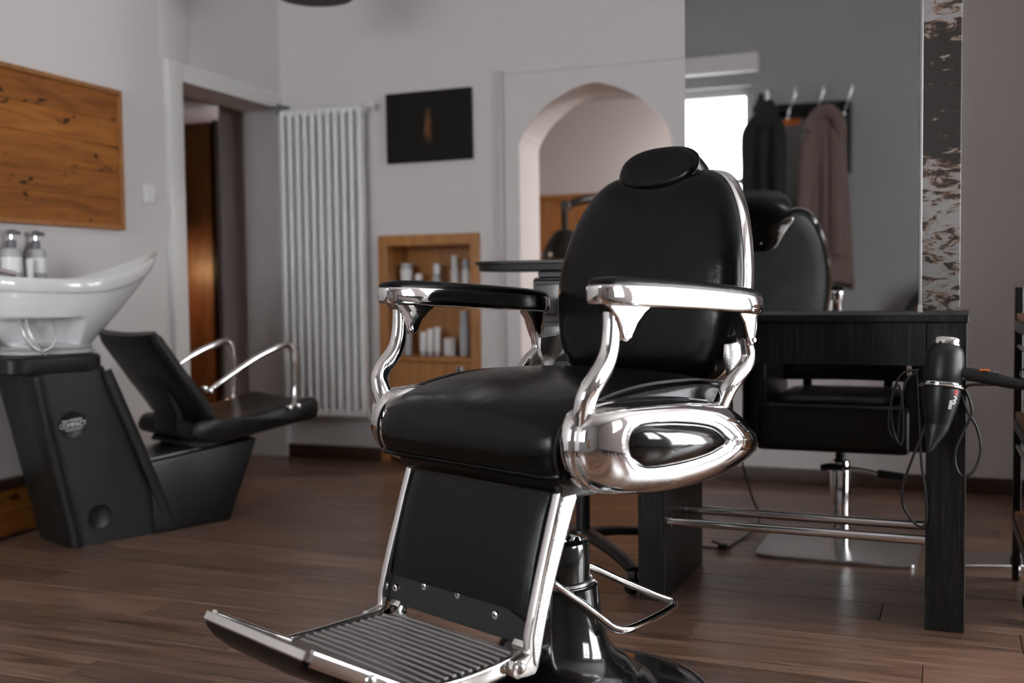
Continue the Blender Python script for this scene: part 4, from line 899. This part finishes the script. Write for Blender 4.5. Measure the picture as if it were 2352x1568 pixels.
    obj('joint', lathe([(0, -.035), (.028, -.035), (.028, .035), (0, .035)], 18, mtx=Matrix.Translation((.01, 0, 1.335)) @ Matrix.Rotation(R(90), 4, 'X')), DGREYP, h)
    obj('arm', tube([(.01, 0, 1.335), (.12, .1, 1.375), (.35, .45, 1.41), (.42, .70, 1.41)], [.022, .026, .026, .026], seg=12), PLASTB, h)
    obj('wall_mount', box(.36, .50, .66, .705, 1.33, 1.5, .006, 2), PLASTB, h)
    for a in (60, 110, 160): obj('button', lathe([(0, .012), (.014, .008), (.016, 0)], 14, mtx=Matrix.Translation((.126 * math.cos(R(-a)), .126 * math.sin(R(-a)), 1.055)) @ Matrix.Rotation(R(-a), 4, 'Z') @ Matrix.Rotation(R(90), 4, 'Y')), CHROME, h)
    # unseen fill light added in the annex ceiling to brighten that room
    l = thing('annex_fill', 'added round fill light, out of view in the room behind the arch', 'lamp', F_BACK, (2.9, .95, 0))
    obj('fill_plate', lathe([(0, 2.0395), (.16, 2.0395), (.16, 2.02), (.15, 2.015), (0, 2.015)], 32), WHITEP, l)
    obj('fill_disc', lathe([(.145, 2.0148), (.13, 1.985), (.08, 1.97), (0, 1.965)], 32), FILLGLOW, l)
build_back_wall_things()

# ------------------------------------------------------------------ things on the left wall
def build_left_wall_things():
    b = thing('pine_board', 'knotty pine board in a wooden frame above the shampoo basin', 'wooden panel', F_LEFT)
    y0, y1, z0, z1 = -2.16, -1.283, 1.128, 1.694
    n = 5; hh = (z1 - z0 - .036) / n
    for i in range(n):
        obj('plank', box(.004, .022, y0 + .019, y1 - .019, z0 + .018 + i * hh + .0004, z0 + .018 + (i + 1) * hh - .0004, .001, 1), PINE, b)
    obj('frame_top', box(.001, .034, y0, y1, z1 - .018, z1, .002, 1), PINEF, b); obj('frame_bottom', box(.001, .034, y0, y1, z0, z0 + .0175, .002, 1), PINEF, b)
    for y in (y0, y1 - .0185): obj('frame_side', box(.001, .034, y, y + .0185, z0 + .0178, z1 - .0183, .002, 1), PINEF, b)
    s = thing('light_switch', 'white double light switch on the wall left of the doorway', 'switch', F_LEFT, (0, -1.09, 1.29))
    obj('cover', box(.0005, .010, -.04, .04, -.04, .04, .004, 2), WHITEP, s); obj('rocker', box(.0102, .015, -.03, -.001, -.03, .03, .003, 2), WHITEP, s); obj('rocker', box(.0102, .0145, .001, .03, -.03, .03, .003, 2), WHITEP, s)
    s = thing('wall_socket', 'white wall socket low on the wall behind the shampoo chair', 'socket', F_LEFT, (0, -1.05, .19))
    obj('cover', box(.0005, .010, -.04, .04, -.04, .04, .004, 2), WHITEP, s); obj('insert', lathe([(.026, .0), (.026, .004), (.022, .002), (0, .002)], 24, mtx=Matrix.Translation((.010, 0, 0)) @ Matrix.Rotation(R(90), 4, 'Y')), WHITEP, s)
    o = thing('pine_skirting_box', 'low pine boxing with dark lid along the wall behind the shampoo unit', 'boxing', F_LEFT)
    obj('front_board', box(.001, .03, -2.75, -1.72, .012, .178, .003, 1), PINE, o); obj('lid', box(.001, .036, -2.76, -1.715, .1785, .215, .003, 1), BASEB, o)
    # wall ledge with pump bottles
    sh = obj('wall_ledge', box(.0, .082, -1.96, -1.745, .905, .918, .003, 1), STONE); place(sh, F_LEFT, (.001, 0, 0)); tag(sh, 'narrow pale ledge on the wall behind the shampoo basin', 'ledge')
    def pump(y, x, label, h=.115):
        t = thing('pump_bottle', label, 'bottle', F_LEFT, (x, y, .919), 'pump bottles on the ledge')
        obj('body', lathe([(0, 0), (.032, 0), (.035, .005), (.035, h - .012), (.03, h), (.016, h + .004), (0, h + .004)], 28), CLEARP, t)
        obj('label', lathe([(.0353, .03), (.0356, .03), (.0356, .085), (.0353, .085)], 28), WHITEP, t)
        obj('collar', lathe([(.0165, h + .003), (.0175, h + .018), (.0165, h + .028), (.009, h + .034), (0, h + .034)], 20), DGREYP, t)
        ph = obj('pump', tube([(0, 0, h + .03), (0, 0, h + .052)], .0055, seg=10, n=1), CHROME, t)
        obj('spout', tube([(-.008, -.012, h + .058), (.004, .0, h + .06), (.016, .028, h + .056)], [.009, .0105, .006], seg=10), DGREYP, ph)
        return t
    pump(-1.795, .037, 'clear pump bottle with white label on the ledge, right of the pair')
    pump(-1.912, .037, 'clear pump bottle with white label on the ledge, at the picture edge')
    for i, (y, x) in enumerate(((-1.8535, .021), (-1.8535, .0605))):
        c = obj('white_cup', lathe([(0, 0), (.0135, 0), (.017, .08), (.015, .08), (.012, .006), (0, .006)], 24), WHITEP); place(c, F_LEFT, (x, y, .919))
        tag(c, ('white cup standing nearer the wall between the two pump bottles', 'white cup standing at the ledge front between the two pump bottles')[i], 'cup', 'cups on the ledge')
    # pendant under the ceiling, only its rim dips into the picture
    w = toworld(F_BACK, .25, -.95)
    l = thing('pendant_lamp', 'dark shallow pendant lamp at the upper edge above the radiator', 'lamp')
    l.location = (-.80, 4.6, .035)
    obj('lamp_shade', lathe([(.045, 2.16), (.1, 2.13), (.155, 2.055), (.152, 2.055), (.098, 2.125), (.04, 2.152)], 40), SHADE, l)
    obj('bulb', lathe([(0, 2.075), (.022, 2.082), (.034, 2.10), (.03, 2.125), (.014, 2.145), (.012, 2.15)], 20), WHITEP, l)
    obj('cord', tube([(0, 0, 2.15), (0, 0, CEIL - .055)], .004, seg=6, n=1), CABLE, l); obj('canopy', lathe([(0, CEIL - .065), (.05, CEIL - .06), (.05, CEIL - .0355), (0, CEIL - .0355)], 24), SHADE, l)
    # small warm lamp inside the passage
    t = thing('passage_lamp', 'warm glowing lamp inside the dark passage behind the doorway', 'lamp', F_LEFT, (-1.0, .2, 0))
    obj('lamp_shade', lathe([(.0, 1.20), (.05, 1.2), (.085, 1.05), (.082, 1.05), (.047, 1.195)], 28), ORANGE, t)
    obj('stand', lathe([(0, .001), (.1, .001), (.1, .015), (.012, .02), (.012, 1.08), (0, 1.08)], 24), OAKD, t)
    L = bpy.data.lights.new('passage_bulb', 'POINT'); L.energy = 7.; L.color = (1, .6, .28); L.shadow_soft_size = .03
    lo = bpy.data.objects.new('passage_bulb', L); COL.objects.link(lo); lo.parent = t; lo.location = (.0, 0, 1.0)
build_left_wall_things()

# ------------------------------------------------------------------ behind the camera, seen in the mirror
def build_rear_things():
    y = REAR_Y
    t = thing('coat_rack', 'black coat rail with chrome double hooks on the rear wall', 'coat rack', F_BACK)
    obj('rail', box(2.02, 2.61, y + .0005, y + .028, 1.905, 1.985, .004, 1), SATB, t)
    obj('upper_bar', box(2.02, 2.61, y + .09, y + .105, 1.955, 1.985, .003, 1), SATB, t)
    obj('side_post', box(2.595, 2.61, y + .001, y + .09, 1.55, 1.97, .003, 1), SATB, t)
    for i in range(4):
        x = 2.08 + .165 * i
        hk = obj('hook', tube([(x, y + .10, 1.93), (x + .01, y + .14, 1.93), (x + .03, y + .17, 1.97), (x + .055, y + .18, 2.05)], [.011, .009, .008, .008], seg=10), CHROMEW, t)
        obj('hook_ball', lathe([(0, -.016), (.012, -.01), (.016, 0), (.012, .01), (0, .016)], 14, (x + .056, y + .18, 2.055)), CHROMEW, hk)
        obj('lower_hook', tube([(x, y + .028, 1.93), (x, y + .08, 1.90), (x, y + .12, 1.885), (x, y + .13, 1.91)], .009, seg=10), CHROMEW, hk)
    tg = obj('price_tag', box(2.22, 2.32, y + .145, y + .149, 1.85, 1.885, .001, 1), ORANGE); place(tg, F_BACK); tag(tg, 'small orange tag hanging under the coat rail', 'tag')
    def garment(name, label, xc, ztop, zbot, wt, wb, depth, m, seed, sleeves, hood):
        """cloth hung from one hook: gathered at the neck, sloping shoulders, folds that deepen towards the hem"""
        rnd = random.Random(seed)
        g = thing(name, label, 'coat', F_BACK, (xc, y + .215, 0), 'coats on the rack')
        N = 120; ph = [rnd.random() * 6 for _ in range(5)]
        rings = []; LV = 34
        for i in range(LV):
            k = i / (LV - 1); z = ztop - (ztop - zbot) * k
            w = .05 + (wt - .05) * sstep(-.04, .24, k) ** .8 + (wb - wt) * max(0, k - .24) / .76
            dpt = depth * (.3 + .7 * sstep(0, .3, k))
            am = .05 + .20 * sstep(.08, .55, k)
            ring = []
            for j in range(N):
                th = 2 * math.pi * j / N
                fold = math.sin(7 * th + ph[0] + .5 * k) * .55 + math.sin(11 * th + ph[1] - k) * .3 + math.sin(4 * th + ph[4]) * .35
                f = 1 + am * fold
                ring.append((w / 2 * math.cos(th) * (1 + am * .35 * fold), dpt / 2 * math.sin(th) * f, z + (.025 * math.sin(2 * th + ph[3]) if i == LV - 1 else 0)))
            rings.append(ring)
        obj('body', loft(rings, 'gbody', sharp=80), m, g)
        for (x0, x1, x2, z0, l, wd) in sleeves:
            zs = ztop - z0
            sl = obj('sleeve', tube([(x0, .02, zs), (x1, .055, zs - l * .18), (x1 + (x2 - x1) * .5, .075, zs - l * .55), (x2, .08, zs - l)], [.75, 1.1, .95, .9], seg=18, flat=(wd, wd * .8), side=(1, 0, 0)), m, g)
            obj('cuff', tube([(x2 - (x2 - x1) * .04, .08, zs - l * .955), (x2, .08, zs - l * 1.005)], 1, seg=18, flat=(wd * .98, wd * .8), side=(1, 0, 0), n=1), m, sl)
        if hood:
            obj('collar', tube([(-.075, .05, ztop - .20), (-.085, .06, ztop - .12), (-.05, .04, ztop - .035), (.02, .035, ztop - .005), (.075, .05, ztop - .06), (.105, .06, ztop - .15), (.115, .05, ztop - .23)], [.5, .9, 1, 1.1, 1, .8, .4], seg=14, flat=(.040, .02), side=(0, 0, 1)), m, g)
        else:
            obj('collar', prism([(-.07, ztop - .13), (-.055, ztop - .03), (-.03, ztop + .045), (-.015, ztop + .05), (0, ztop), (.045, ztop + .005), (.075, ztop - .05), (.07, ztop - .14), (0, ztop - .18)], 'xz', .02, .075, .012, 3), m, g)
        return g
    garment('black_jacket', 'black jacket hanging left on the coat rail in the mirror', 2.125, 1.99, 1.12, .21, .23, .13, COATK, 3, ((-.06, -.10, -.105, .10, .55, .04), (.05, .085, .095, .10, .60, .042)), False)
    garment('brown_coat', 'long taupe wool coat hanging right on the coat rail in the mirror', 2.475, 1.91, .86, .25, .34, .16, COATB, 5, ((-.06, -.10, -.125, .12, .58, .042), (.05, .075, .085, .12, .74, .052)), True)
    # tub chair
    c = thing('tub_chair', 'tan chair with black edged round back by the rear wall', 'chair', F_BACK, (3.22, y + .42, 0))
    ol = [(-.30, .42), (-.30, .56), (-.26, .70), (-.17, .81), (0, .86), (.17, .81), (.26, .70), (.30, .56), (.30, .42)]
    pts = [(q.x, q.y) for q in spline([(a, b, 0) for a, b in ol], 5)]
    obj('backrest', prism(pts, 'xz', -.25, -.20, .01, 2), TAN, c)
    obj('rim', tube([(a, -.225, b) for a, b in pts], .035, seg=10, n=1), LEATH2, c)
    obj('seat', box(-.28, .28, -.20, .28, .38, .46, .03, 3), TAN, c)
    for (x, yy) in ((-.24, -.2), (.24, -.2), (-.24, .24), (.24, .24)): obj('leg', tube([(x, yy, .385), (x * 1.1, yy * 1.1, .001)], [.018, .011], seg=10, n=1), SATB, c)
build_rear_things()
